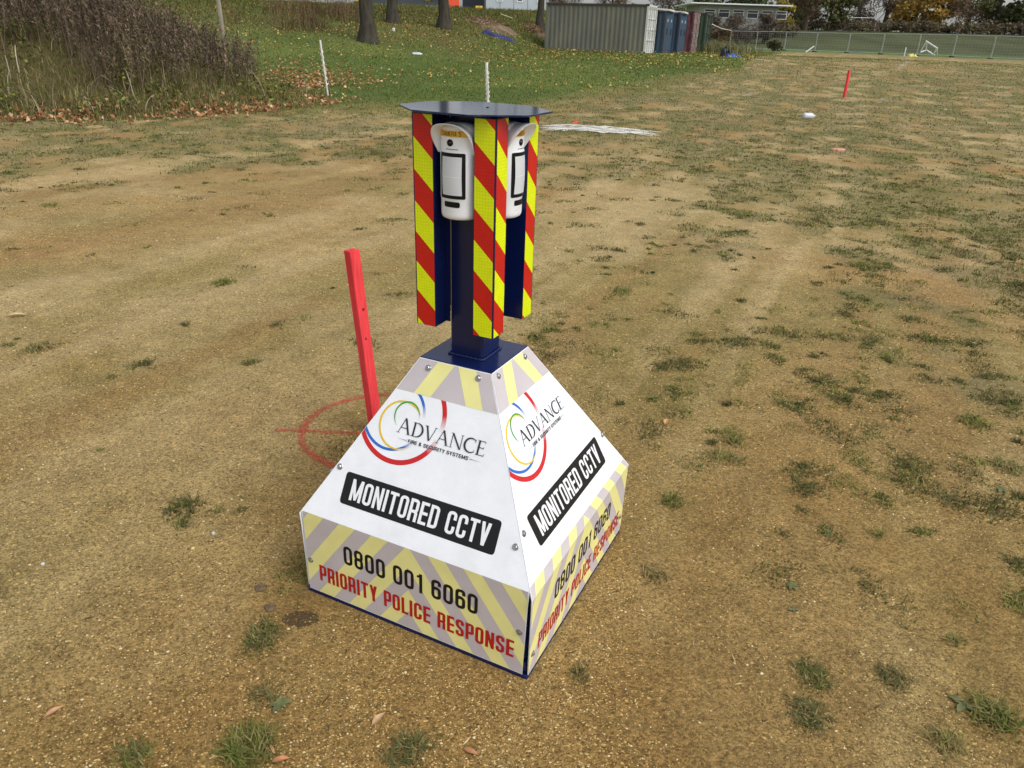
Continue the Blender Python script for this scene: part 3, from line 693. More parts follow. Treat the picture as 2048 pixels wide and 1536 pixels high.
M_REDTAPE = tape('red_reflective_tape', lin(200, 18, 14), 0.3); M_YELTAPE = tape('yellow_reflective_tape', lin(226, 240, 8), 0.3)
def column(k, offa, offb):
    """corner between face k and face k+1; local frame of face k (outward -y), corner at +x"""
    th = .003; path = [(CW - CA, -PO + .006), (CW - CA, -CW), (CW, -CW), (CW, -CW + CA), (PO - .006, -CW + CA)]
    n = len(path); outer = [Vector(p) for p in path]; inner = []
    cc = Vector((CW - CA * .5, -CW + CA * .5))
    inner = [Vector((CW - CA + th, -PO + .006)), Vector((CW - CA + th, -CW + th)), Vector((CW - th, -CW + th)), Vector((CW - th, -CW + CA - th)), Vector((PO - .006, -CW + CA - th))]
    mb = MB(); mb.prism([tuple(p) for p in outer] + [tuple(p) for p in inner[::-1]], ZC0, ZC1)
    o = mb.build('corner_column', M_NAVY, tower); o.rotation_euler = (0, 0, k * PI / 2)
    for face, off in ((0, offa), (1, offb)):
        s0, s1 = (CW - CA + .001, CW - .0035) if face == 0 else (-CW + .0035, -CW + CA - .001)
        fn = (lambda s, z, e: (s, -CW - e, z)) if face == 0 else (lambda s, z, e: (CW + e, s, z))
        b = MB(); b.add([fn(s0, ZC0 + .001, .0004), fn(s1, ZC0 + .001, .0004), fn(s1, ZC1 - .002, .0004), fn(s0, ZC1 - .002, .0004)], [(0, 1, 2, 3)]); b.build('red_tape', M_REDTAPE, o)
        b = MB(); per = .1665
        for j in range(-2, 8):                       # yellow band: below line z = top - (s-s0)
            top = off - j * per
            pg = [(s0, ZC0 + .001), (s1, ZC0 + .001), (s1, ZC1 - .002), (s0, ZC1 - .002)]
            pg = clip(clip(pg, .94, 1, top + .94 * s0), -.94, -1, -(top - per / 2 + .94 * s0))
            if len(pg) >= 3: b.add([fn(p[0], p[1], .0008) for p in pg], [tuple(range(len(pg)))])
        b.build('yellow_tape', M_YELTAPE, o)
    return o
column(0, 1.4093 + .0833, 1.4183); column(3, 1.42, 1.408); column(1, 1.4027 + .0833, 1.41); column(2, 1.41, 1.41)
# roof plate
R8 = .2035; b = MB(); b.prism([(R8 * math.cos(PI / 8 + i * PI / 4), R8 * math.sin(PI / 8 + i * PI / 4)) for i in range(8)], 0, .005)
roof = b.build('roof_plate', M_NAVY_TOP, tower, bevel=.0012); roof.location = (-0.003, -.004, ZH - .004); roof.rotation_euler = (-.006, .010, .02)
b = MB(); b.lathe([(.004, 0), (.004, .0015), (.002, .002)], 8); o = b.build('hole_plug', M_INK, roof); o.location = (.02, .03, .005)

# ---- detectors with visors, one in each niche (things held by the tower)
M_WHITE = mat('white_plastic', lin(238, 240, 243), 0.42, spec=0.45, var=0.02, vscale=20)
M_BLACK = mat('black_plastic', lin(9, 9, 10), 0.4, spec=0.3)
M_LENS = mat('fresnel_window', lin(208, 212, 216), 0.3, spec=0.4, bump=0.05, bscale=300)
M_GLASS = mat('lens_glass', lin(6, 6, 8), 0.06, spec=0.8)
M_YLABEL = mat('yellow_label', lin(232, 182, 52), 0.45)
M_GREYP = mat('grey_plastic', lin(120, 122, 126), 0.5)
def detector(txt, label):
    hwb, yb, yf = .0505, -.058, -.1200
    root = empty('motion_camera', (0, 0, 0), 0)
    def front(s): return yf + .040 * (1 - math.sqrt(max(0, 1 - (s / hwb) ** 2 * .97)))
    def sec(sc_, z, fwd=0.0):
        pts = []
        for i in range(25):
            a = lerp(-1, 1, i / 24); s = math.sin(a * PI / 2) * hwb; pts.append((s * sc_, lerp(yb, front(s), .35 + .65 * sc_) - fwd, z))
        pts += [(hwb * sc_, yb, z), (-hwb * sc_, yb, z)]
        return pts
    rings = [sec(.80, 1.2065), sec(.93, 1.2095), sec(.985, 1.2155), sec(1, 1.224), sec(1, 1.258), sec(1.0, 1.262, .002), sec(1.0, 1.380, .002), sec(1, 1.385), sec(1, 1.425), sec(.97, 1.438), sec(.85, 1.4455), sec(.55, 1.450)]
    V = [p for r in rings for p in r]; n = len(rings[0]); F = []
    for i in range(len(rings) - 1):
        for j in range(n): F.append((i * n + j, i * n + (j + 1) % n, (i + 1) * n + (j + 1) % n, (i + 1) * n + j))
    F.append(tuple(range(n - 1, -1, -1))); F.append(tuple((len(rings) - 1) * n + j for j in range(n)))
    b = MB(); b.add(V, F); body = b.build('housing', M_WHITE, root, smooth=True)
    def patch(name, s0, s1, z0, z1, e, m, parent, rnd=0.0, extra=0.0):
        b = MB(); ns, nzz = 12, 6
        if rnd == 0:
            vs = [(lerp(s0, s1, i / ns), front(lerp(s0, s1, i / ns)) - e - extra * math.sin(j / nzz * PI), lerp(z0, z1, j / nzz)) for j in range(nzz + 1) for i in range(ns + 1)]
            fs = [(j * (ns + 1) + i, j * (ns + 1) + i + 1, (j + 1) * (ns + 1) + i + 1, (j + 1) * (ns + 1) + i) for j in range(nzz) for i in range(ns)]
            b.add(vs, fs)
        else:
            pg = round_path([(s0, z0, rnd), (s1, z0, rnd), (s1, z1, rnd), (s0, z1, rnd)], True)
            for i in range(ns):
                q = clip(clip(pg, -1, 0, -lerp(s0, s1, i / ns)), 1, 0, lerp(s0, s1, (i + 1) / ns))
                if len(q) >= 3: b.add([(x, front(x) - e, z) for x, z in q], [tuple(range(len(q)))])
        return b.build(name, m, parent, smooth=rnd == 0)
    fr = patch('window_frame', -.0365, .0365, 1.263, 1.3785, .0030, M_BLACK, root, .004)
    patch('sensor_window', -.0288, .0288, 1.2720, 1.3690, .0036, M_LENS, root, 0, .0022)
    patch('window_seam', -.0265, .0265, 1.3185, 1.3195, .0062, M_WHITEINK, root)
    patch('infrared_window', -.0245, .0225, 1.2405, 1.2550, .0008, M_BLACK, root, .005)
    patch('slot', -.018, .018, 1.3862, 1.3882, .0010, M_GREYP, root)
    patch('name_label', -.042, .0405, 1.4175, 1.4325, .0012, M_YLABEL, root)
    b = MB()
    for i, stroke in enumerate(sum(text_quads(txt, lambda c: sans(c, .115, .60), -.030, .0265 if txt[-1].isdigit() else .014, 1.4195, 1.4305, .16), [])):
        for q in stroke: b.add([(p[0], front(p[0]) - .0018 - .00005 * (i % 7), p[1]) for p in q], [(0, 1, 2, 3)])
    b.build('lettering', M_INK, root)
    b = MB()
    for i, stroke in enumerate(sum(text_quads('MAX', lambda c: sans(c, .15, .7), -.024, .008, 1.2265, 1.2365, .25), [])):
        for q in stroke: b.add([(p[0], front(p[0]) - .0007 - .00005 * (i % 7), p[1]) for p in q], [(0, 1, 2, 3)])
    b.build('embossed_lettering', M_WHITE, root)
    M = Matrix.Translation((-.004, front(0) + .001, 1.403)) @ Matrix.Rotation(PI / 2, 4, 'X')
    b = MB(); b.lathe([(.0085, 0), (.0085, .0028), (.0072, .0034), (.0060, .0020), (.0001, .0020)], 20, M); b.build('camera_lens', M_BLACK, root)
    b = MB(); b.lathe([(.0044, .0019), (.0030, .0034), (.0001, .0040)], 14, M); b.build('lens_glass', M_GLASS, root)
    # visor: arched hood, rim further out than its root
    N = 28; th = .0028; O, I = [], []
    def rim(th_, u, off):
        cs, sn = math.cos(th_), math.sin(th_); k = max(sn, 0) ** .62
        s = (.0505 + .015 * u * (.35 + .65 * k) + off) * math.copysign(abs(cs) ** .80, cs)
        z = 1.374 + (.0735 + .004 * u + off) * k; y = -.086 - (.006 + .036 * k) * 0 - u * (.010 + .052 * k)
        return (s, y, z)
    rows = []
    for u in (0, .25, .5, .75, 1): rows.append([rim(PI * i / N, u, 0) for i in range(N + 1)])
    for u in (1, .75, .5, .25, 0): rows.append([rim(PI * i / N, u, -th) for i in range(N + 1)])
    b = MB(); V = [p for r in rows for p in r]; F = []
    for r in range(len(rows)):
        r2 = (r + 1) % len(rows)
        for i in range(N): F.append((r * (N + 1) + i, r * (N + 1) + i + 1, r2 * (N + 1) + i + 1, r2 * (N + 1) + i))
    b.add(V, F); b.build('visor', M_WHITE, root, smooth=True)
    return root
for k, txt, lab in ((0, 'CAMERA 5', 'white visored motion camera labelled CAMERA 5 on the left front of the tower'),
                    (1, 'CAMERA', 'white visored motion camera facing right, seen edge-on on the tower'),
                    (2, 'CAMERA', 'white visored motion camera on the far rear side of the tower'), (3, 'CAMERA', 'white visored motion camera on the hidden left rear of the tower')):
    if k < 2:
        r = detector(txt, lab); D1 = r
    else: r = copy_tree(D1)
    an = TYAW + k * PI / 2; r.location = (TX + .013 * math.sin(an), TY - .013 * math.cos(an), -.002); r.rotation_euler = (0, 0, an); tag(r, lab, 'security camera', 'motion cameras on the tower')

# ================================================================== STAKES, PAINT, POSTS, ROPE
M_STAKE = mat('fluorescent_red_paint', lin(243, 76, 80), 0.85, var=0.16, vscale=60, bump=0.6, bscale=110, stretch=(1, 1, 0.10), dirt=lin(160, 22, 30), dscale=14, damt=0.75, spec=0.15)
M_KNOT = mat('dark_knot', lin(120, 20, 22), 0.8)
def stake(base, top, w, label, yaw=PI / 4):
    root = empty('marker_stake', base); ax = Vector(top) - Vector(base); q = ax.to_track_quat('Z', 'Y').to_matrix().to_4x4() @ Matrix.Rotation(yaw, 4, 'Z')
    h = ax.length; b = MB(); a = w / 2; c = w * 0.05
    pg = [(a - c, -a), (a, -a + c), (a, a - c), (a - c, a), (-a + c, a), (-a, a - c), (-a, -a + c), (-a + c, -a)]
    V = []; n = 8; zs = [-.1, 0, h * .25, h * .5, h * .75, h - .002, h]
    for i, z in enumerate(zs):
        k = 1.0 if i < len(zs) - 1 else .95; j = (random.uniform(-.0008, .0008), random.uniform(-.0008, .0008))
        V += [tuple(q @ Vector((x * k + j[0], y * k + j[1], z))) for x, y in pg]
    F = [(i * n + j, i * n + (j + 1) % n, (i + 1) * n + (j + 1) % n, (i + 1) * n + j) for i in range(len(zs) - 1) for j in range(n)] + [tuple((len(zs) - 1) * n + j for j in range(n))]
    b.add(V, F); b.build('shaft', M_STAKE, root)
    return tag(root, label, 'stake')
sb = (-.607, 2.935, 0.0); st_top = at_y(703, 500, 2.935)
near_stake = stake(sb, st_top, .047, 'red painted wooden stake with a square top, close behind the tower')
ax = Vector(st_top) - Vector(sb); Q = ax.to_track_quat('Z', 'Y').to_matrix().to_4x4() @ Matrix.Rotation(PI / 4, 4, 'Z')
for hz, sx, rr in ((.60, .004, .0065), (.47, -.003, .0055)):      # knots on the face seen at the right
    b = MB(); b.lathe([(rr, 0), (rr * .8, .0008), (.0001, .001)], 10, Q @ Matrix.Translation((.0235, sx, hz)) @ Matrix.Rotation(PI / 2, 4, 'Y')); b.build('knot', M_KNOT, near_stake)
fb = spot(1688, 195); stake(fb, at_y(1699, 141, fb[1]), .065, 'red painted stake leaning slightly, far out in the field', .5)

def draped(pts_fn, nu, nv, name, m, e=.005):
    V = []; 
    for i in range(nu + 1):
        for j in range(nv + 1):
            x, y = pts_fn(i / nu, j / nv); V.append((x, y, H(x, y) + e))
    F = [(i * (nv + 1) + j, (i + 1) * (nv + 1) + j, (i + 1) * (nv + 1) + j + 1, i * (nv + 1) + j + 1) for i in range(nu) for j in range(nv)]
    return V, F
def spray_mat(name, col, cover_, scale=60):
    m = mat(name, col, 0.9, var=0.2, vscale=30, spec=0.15, bump=.6, bscale=120); n, l = m.node_tree.nodes, m.node_tree.links
    g = n.new('ShaderNodeNewGeometry'); nz = n.new('ShaderNodeTexNoise'); nz.inputs['Scale'].default_value = scale; nz.inputs['Detail'].default_value = 9; nz.inputs['Roughness'].default_value = .8; l.new(g.outputs['Position'], nz.inputs['Vector'])
    at = n.new('ShaderNodeAttribute'); at.attribute_name = 'Col'; sx = n.new('ShaderNodeSeparateColor'); l.new(at.outputs['Color'], sx.inputs[0])
    ad = n.new('ShaderNodeMath'); ad.operation = 'MULTIPLY_ADD'; ad.inputs[1].default_value = .42; l.new(sx.outputs[0], ad.inputs[0]); l.new(nz.outputs[0], ad.inputs[2])
    mr = n.new('ShaderNodeMapRange'); mr.inputs[1].default_value = 1 - cover_ - .06; mr.inputs[2].default_value = 1 - cover_ + .12; mr.inputs[3].default_value = 0; mr.inputs[4].default_value = .55; l.new(ad.outputs[0], mr.inputs[0])
    tr = n.new('ShaderNodeBsdfTransparent'); ms = n.new('ShaderNodeMixShader'); l.new(mr.outputs[0], ms.inputs[0]); l.new(tr.outputs[0], ms.inputs[1]); l.new(n['Principled BSDF'].outputs[0], ms.inputs[2]); l.new(ms.outputs[0], n['Material Output'].inputs[0])
    return m
M_SPRAY = spray_mat('red_spray_paint', lin(204, 66, 60), .155)
def paint(name, fns, m, label, cat):
    b = MB()
    for k, (fn, nu) in enumerate(fns):
        V, F = draped(fn, nu, 6, name, m, .004 + .001 * k); o = len(b.v); b.v += V; b.f += [tuple(i + o for i in q) for q in F]
        b.c += [(math.sin(j / 6 * PI) ** .7,) * 3 for i in range(nu + 1) for j in range(7)]
    return tag(b.build(name, m), label, cat)
PC = (-.607, 2.955)
ringf = lambda u, v: (PC[0] + (.345 + (v - .5) * .075 + .012 * math.sin(u * 9)) * math.cos(u * 2 * PI), PC[1] + (.345 + (v - .5) * .075 + .012 * math.sin(u * 9)) * math.sin(u * 2 * PI))
paint('painted_ring', [(ringf, 90), (lambda u, v: (PC[0] + lerp(-.45, .36, u), 2.912 + (v - .5) * .055 + .006 * math.sin(u * 7)), 40)], M_SPRAY, 'red spray-painted circle and cross on the gravel round the near stake', 'paint mark')

M_WHITEPOST = mat('white_plastic_post', lin(226, 224, 214), 0.6, var=.06, vscale=8, dirt=lin(150, 140, 120), dscale=5, damt=.5)
M_TAPE_W = mat('white_fence_tape', lin(222, 220, 212), 0.65, var=.06, vscale=20)
def fence_post(base, top, r, label, seed, sprigs):
    rnd = random.Random(seed); root = empty('white_post', base); ax = Vector(top) - Vector(base); h = ax.length; q = ax.to_track_quat('Z', 'Y').to_matrix().to_4x4()
    b = MB(); b.tube([tuple(q @ Vector((0, 0, z))) for z in (-.1, h * .3, h * .6, h)], [r * .75, r * .85, r, r], 8); b.build('shaft', M_WHITEPOST, root)
    b = MB(); pts = []
    for i in range(110):
        t = i / 109; a = t * 44; rr = r + .006 + rnd.uniform(0, .018); pts.append(tuple(q @ Vector((rr * math.cos(a), rr * math.sin(a), h * lerp(.18, .86, t) + rnd.uniform(-.02, .02)))))
    b.tube(pts, .006, 5); b.build('wound_tape', M_TAPE_W, root)
    for z, dx, dz in sprigs:
        b = MB(); b.tube([tuple(q @ Vector((r * .5, 0, h * z))), tuple(q @ Vector((dx * .5, .02, h * z + dz * .3))), tuple(q @ Vector((dx, .03, h * z + dz)))], .009, 5); b.build('loose_tape_end', M_TAPE_W, root)
    return tag(root, label, 'post')
pb = spot(656, 191); fence_post(pb, at_y(640, 80, pb[1]), .026, 'leaning white fence post wound with tape beside the weed mound', 1, [(.45, .14, -.08), (.44, -.05, .02), (.2, -.1, .03), (.72, .06, -.02)])
pb = spot(976, 222); fence_post(pb, at_y(973, 125, pb[1]), .034, 'upright white fence post rising behind the tower roof plate', 2, [(.93, -.16, .08), (.9, .09, -.03), (.7, .07, -.45)])
M_OLDWOOD = mat('weathered_wood', lin(150, 140, 124), 0.9, var=.25, vscale=12, stretch=(1, 1, .15), bump=.5, bscale=30)
pb = at_y(441, 26, 30.0); pz = H(pb[0], pb[1]); b = MB(); b.tube([(0, 0, -.2), (-.02, 0, 1.2), (-.06, 0, 2.6)], [.085, .08, .075], 10); o = b.build('wooden_post', M_OLDWOOD); o.location = (pb[0], pb[1], min(pb[2], pz)); tag(o, 'grey weathered wooden post standing behind the weed mound', 'post')

# tangled heap of white tape lying on the ground right of the tower
rx0, rx1 = spot(1085, 256), spot(1325, 270); rp = empty('tape_heap', ((rx0[0] + rx1[0]) / 2, (rx0[1] + rx1[1]) / 2, H((rx0[0] + rx1[0]) / 2, (rx0[1] + rx1[1]) / 2)))
dirv = Vector((rx1[0] - rx0[0], rx1[1] - rx0[1], 0)); Lr = dirv.length; dirv.normalize(); side = Vector((-dirv.y, dirv.x, 0)); rr_ = random.Random(4)
b = MB()
for k in range(34):
    a0 = rr_.uniform(-.56, -.1) * Lr; a1 = rr_.uniform(.05, .5) * Lr; off = rr_.uniform(-.5, .5) * 1.15; pts = []
    n = 16; ph = rr_.uniform(0, 6); f = rr_.uniform(2, 5); lift = rr_.uniform(.0, .07)
    for i in range(n + 1):
        t = i / n; taper = 1 - .55 * t; s_ = off * taper + .14 * math.sin(f * t * PI + ph) + rr_.uniform(-.03, .03)
        p = dirv * lerp(a0, a1, t) + side * s_; wz = H(p.x + rp.location.x, p.y + rp.location.y) - rp.location.z
        pts.append((p.x, p.y, wz + .012 + lift * math.sin(t * PI) * rr_.uniform(.6, 1) * (1 - .5 * t)))
    b.tube(pts, .0065, 4)
b.build('tangled_strands', M_TAPE_W, rp); b = MB()
for k in range(3):
    p = dirv * (-.22 * Lr) + side * (-.12 + .1 * k); b.tube([(p.x - .04, p.y, .13 + .01 * k), (p.x + .06, p.y + .03, .14)], .012, 5)
b.build('orange_tie', mat('orange_plastic', lin(226, 96, 40), .5), rp); tag(rp, 'tangled heap of white fence tape lying on the ground right of the tower', 'tape')
# short stray bits of white line on the field
M_CHALK = mat('white_line_paint', lin(214, 208, 192), .9, var=.1, vscale=10)
M_CHALKS = spray_mat('worn_white_line', lin(206, 198, 176), .14, 7)
def streak(px0, py0, px1, py1, w, label):
    p, q = spot(px0, py0), spot(px1, py1); d = Vector((q[0] - p[0], q[1] - p[1])); nn = Vector((-d.y, d.x)).normalized()
    paint('worn_line', [(lambda u, v: (lerp(p[0], q[0], u) + nn.x * (v - .5) * w, lerp(p[1], q[1], u) + nn.y * (v - .5) * w), 24)], M_CHALKS, label, 'line')
streak(1480, 192, 1512, 186, .35, 'short worn white line on the field in front of the containers')
streak(1757, 206, 1768, 196, .30, 'small worn white mark just right of the far red stake')
streak(1795, 140, 1826, 120, .55, 'worn white line running up the field towards the mesh fence')
streak(1562, 231, 1590, 234, .12, 'thin white line lying left of the plastic bottle on the field')
# bottles
M_BOTTLE = mat('milky_plastic', lin(214, 218, 222), .25, spec=.5)
def bottle(px, py, L, r, rz, label):
    p = spot(px, py); root = empty('plastic_bottle', p, rz); M = Matrix.Translation((0, 0, r)) @ Matrix.Rotation(PI / 2, 4, 'Y')
    b = MB(); b.lathe([(r * .8, -L / 2), (r, -L / 2 + r * .3), (r, L * .2), (r * .9, L * .28), (r * .4, L * .42)], 14, M); b.build('bottle_body', M_BOTTLE, root, smooth=True)
    b = MB(); b.lathe([(r * .42, L * .42), (r * .42, L * .5)], 12, M); b.build('cap', M_TAPE_W, root)
    tag(root, label, 'bottle')
bottle(1617, 238, .30, .07, .2, 'white plastic bottle lying on the worn field below the far stake')
bottle(835, 111, .42, .06, .1, 'clear plastic bottle lying on the green bank below the tree trunks')

# ================================================================== INDIVIDUAL TUFTS, ROSETTES, LEAVES NEARBY
TUFTS = [((447, 566), .085, 240, .045, (2, 1), 'round light green grass tuft alone on the bare ground left of the red stake'),
 ((1243, 584), .10, 190, .04, (0, 1), 'dark green grass tuft right of the tower, level with its column ends'),
 ((1725, 534), .13, 260, .05, (0, 1), 'broad green grass tuft in the upper right of the bare field'),
 ((1588, 816), .10, 170, .04, (3, 0), 'flat grey-green grass tuft midway across the right of the field'),
 ((1468, 878), .075, 170, .045, (1, 2), 'bright green grass tuft right of the tower base top corner'),
 ((1445, 916), .075, 150, .045, (0, 4), 'grass tuft with a round leaf at its edge, right of the tower'),
 ((1346, 1003), .05, 130, .045, (0, 1), 'small leafy green tuft just right of the tower base corner'),
 ((1948, 846), .085, 220, .045, (0, 2), 'round green grass tuft near the right edge of the picture'),
 ((1900, 1003), .07, 150, .035, (4, 3), 'straw-flecked grass tuft near the right edge, above the lowest tufts'),
 ((2010, 935), .09, 170, .04, (4, 0), 'grass tuft cut by the right edge, midway down the picture'),
 ((1625, 1352), .055, 260, .032, (3, 0), 'dark flat grass tuft, upper one of the pair at lower right'),
 ((1617, 1432), .058, 280, .032, (3, 3), 'grey-green grass tuft, lower one of the pair at lower right'),
 ((1785, 1358), .055, 220, .03, (3, 5), 'brownish grass tuft right of the lower right pair'),
 ((1985, 1432), .075, 330, .045, (0, 1), 'long green grass tuft in the bottom right corner'),
 ((1895, 1486), .045, 160, .04, (2, 4), 'yellow-green tuft beside a broad leaf at bottom right'),
 ((1910, 1282), .03, 70, .03, (4, 1), 'tiny yellowish tuft above the corner tuft at right'),
 ((1160, 1348), .035, 90, .028, (3, 5), 'small dark tuft on the gravel right of the front tower corner'),
 ((1305, 1150), .05, 110, .04, (5, 4), 'dry brown tuft on lumpy soil right of the tower'),
 ((523, 1275), .062, 300, .038, (0, 3), 'green grass tuft below the left corner of the tower'),
 ((495, 1502), .072, 420, .055, (1, 0), 'lush green grass tuft at the bottom edge, left of centre'),
 ((268, 1515), .045, 170, .035, (3, 1), 'small grey-green tuft at the bottom edge, far left'),
 ((818, 1506), .055, 260, .035, (3, 3), 'dark wiry tuft at the bottom edge under the tower'),
 ((528, 1392), .045, 150, .025, (5, 3), 'flattened brown-green tuft with a leaf rosette beside it'),
 ((365, 1048), .035, 110, .03, (0, 3), 'small dark tuft left of the tower, below the painted circle'),
 ((1345, 778), .05, 110, .032, (0, 1), 'low green tuft right of the tower plate, midway up'),
 ((1540, 692), .065, 130, .035, (0, 0), 'upper dark tuft of a close pair in the right field'),
 ((1548, 716), .07, 130, .03, (3, 0), 'lower dark tuft of a close pair in the right field'),
 ((500, 726), .05, 110, .035, (3, 0), 'dark tuft left of the red stake, halfway down it'),
 ((2005, 792), .12, 190, .04, (3, 5), 'brownish spread-out tuft at the right edge of the field'),
 ((100, 411), .10, 110, .04, (2, 1), 'light green tuft at the far left of the bare ground')]
for (px, py), r, nb, h, ci, label in TUFTS:
    x, y, z = spot(px, py); cols = np.concatenate([GREENS[list(ci)], GREENS[[4]] * .9])
    V, F, C = tuft_blades(x, y, r, nb, h, cols, random.uniform(1.0, 1.5), random.uniform(0, PI)); V = V - np.array([x, y, z])
    o = np_mesh('grass_tuft', V, F, M_LEAF, C); o.location = (x, y, z); tag(o, label, 'grass tuft', 'grass tufts on the gravel')
M_ROSETTE = mat('rosette_leaf', lin(108, 112, 70), .8, var=.3, vscale=60, trans=.15)
def rosette(px, py, r, n, label, seed):
    rnd = random.Random(seed); p = spot(px, py); root = empty('rosette_weed', p, rnd.uniform(0, 6))
    for k in range(n):
        a = 2 * PI * k / n + rnd.uniform(-.3, .3); L = r * rnd.uniform(.45, .85); w = L * .52; b = MB(); vs = []
        for i in range(6):
            t = i / 5; ww = w * math.sin(PI * min(1, t * .9 + .08)) ** .8 * .5; z = .004 + .25 * L * t * (1 - t) * 2
            for s, zz in ((-1, .12 * ww * 2), (0, 0), (1, .12 * ww * 2)): vs.append((L * t * math.cos(a) - s * ww * math.sin(a), L * t * math.sin(a) + s * ww * math.cos(a), z + zz))
        b.add(vs, [(i * 3 + j, (i + 1) * 3 + j, (i + 1) * 3 + j + 1, i * 3 + j + 1) for i in range(5) for j in range(2)]); b.build('leaf', M_ROSETTE, root, smooth=True)
    tag(root, label, 'weed', 'leafy rosettes on the gravel')
rosette(561, 1411, .038, 9, 'grey-green leaf rosette beside the flattened tuft at lower left', 1)
rosette(1583, 1174, .030, 8, 'grey leaf rosette right of the tower, upper of two', 2)
rosette(1588, 1222, .030, 4, 'four-leaved grey rosette right of the tower, lower of two', 3)
rosette(1655, 1068, .034, 8, 'flat grey-green rosette in the middle of the right field', 4)
rosette(1925, 1412, .050, 4, 'broad-leaved weed lying left of the corner tuft at bottom right', 5)
rosette(2003, 981, .045, 6, 'grey rosette near the right edge among straw-flecked tufts', 6)
LEAFP = [(0, 0), (.12, .03), (.22, .12), (.42, .19), (.62, .17), (.82, .09), (1.0, 0)]
def leaf_obj(px, py, L, rz, col, label, curl=.25):
    p = spot(px, py); up = LEAFP; b = MB(); v = []; 
    for x, y in up: v.append((x * L, y * L, abs(y) * L * curl + .006 + .05 * L * math.sin(x * PI)))
    for x, y in up[1:-1]: v.append((x * L, -y * L * .9, abs(y) * L * curl * 1.6 + .006 + .05 * L * math.sin(x * PI)))
    n = len(up); mid = [(x * L, 0, .005 + .06 * L * math.sin(x * PI)) for x, y in up]; o = len(v); v += mid; f = []
    for i in range(n - 1):
        f.append((o + i, o + i + 1, i + 1, i)); a = n + i - 1; f.append((o + i, i if i == 0 else a, (n - 1) if i == n - 2 else n + i, o + i + 1))
    b.add(v, f); ob = b.build('fallen_leaf', mat('dry_leaf', lin(*col), .7, var=.2, vscale=60, trans=.2)); ob.location = p; ob.rotation_euler = (0, 0, rz); tag(ob, label, 'leaf', 'dry leaves on the gravel')
leaf_obj(742, 1456, .055, 1.0, (200, 164, 124), 'curled tan leaf on the gravel below the tower front')
leaf_obj(925, 1500, .045, -.4, (186, 132, 92), 'orange-brown leaf at the bottom edge below the tower')
leaf_obj(86, 1440, .055, .9, (198, 152, 112), 'pale orange leaf on the gravel at lower far left')
leaf_obj(540, 1528, .05, .3, (196, 134, 92), 'orange leaf beside the lush tuft at the bottom edge')
leaf_obj(528, 1492, .045, -.6, (200, 150, 110), 'tan leaf resting on the lush tuft at the bottom edge')
leaf_obj(1329, 852, .07, 1.2, (214, 160, 104), 'tan lobed leaf on the gravel right of the tower top slope')
leaf_obj(12, 634, .12, .3, (214, 190, 140), 'pale leaf at the far left edge, upper bare ground')
# small stones, mud, litter
M_MUD = mat('grey_mud', lin(112, 92, 66), .95, var=.3, vscale=90, bump=1, bscale=120)
def lump(name, px, py, r, hgt, m, label, cat, seed, flat=1.0):
    p = spot(px, py); rnd = random.Random(seed); b = MB(); n = 14; prof = [(1.0, -.1), (1.0, .35), (.86, .75), (.55, .96), (.0001, 1.0)]; v = []
    jit = [rnd.uniform(.82, 1.15) for _ in range(n)]
    for i, (q, z) in enumerate(prof):
        for k in range(n): a = 2 * PI * k / n; v.append((r * q * jit[k] * math.cos(a), r * q * jit[k] * math.sin(a) * flat, hgt * (z + rnd.uniform(-.1, .1))))
    f = [(i * n + k, i * n + (k + 1) % n, (i + 1) * n + (k + 1) % n, (i + 1) * n + k) for i in range(4) for k in range(n)]; b.add(v, f)
    o = b.build(name, m, smooth=True); o.location = p; tag(o, label, cat)
lump('mud_disc', 540, 1216, .019, .008, M_MUD, 'round grey mud disc left of the tower, lower of two', 'mud', 1)
lump('mud_disc', 521, 1176, .019, .006, M_MUD, 'round grey mud disc left of the tower, upper of two', 'mud', 2)
M_PALE = mat('pale_litter', lin(196, 198, 200), .6)
lump('paper_scrap', 427, 1067, .0065, .007, M_PALE, 'small white crumpled scrap left of the tower base', 'litter', 3)
lump('paper_scrap', 86, 1128, .0065, .006, M_PALE, 'small grey-white scrap on the gravel at the far left', 'litter', 4)
lump('pale_stone', 386, 1097, .006, .005, mat('pale_stone', lin(222, 196, 130), .8), 'single pale yellow stone left of the tower base', 'stone', 5)
lump('pink_litter', 1676, 301, .13, .04, mat('pink_litter', lin(206, 150, 130), .7), 'pinkish scrap lying in the worn grass of the right field', 'litter', 6, .5)
x0, y0, _ = spot(600, 1238); n = 260; a = RNG.uniform(0, 2 * PI, n); q = np.sqrt(RNG.random(n)); cx, cy = x0 + .055 * q * np.cos(a), y0 + .032 * q * np.sin(a)
o = pebble_mesh('soil_clods', cx, cy, RNG.uniform(.003, .007, n), np.tile(np.array(lin(84, 68, 44)), (n, 1)) * RNG.uniform(.7, 1.2, (n, 1))); tag(o, 'patch of dark crumbled soil below the left corner of the tower', 'soil', kind='stuff')

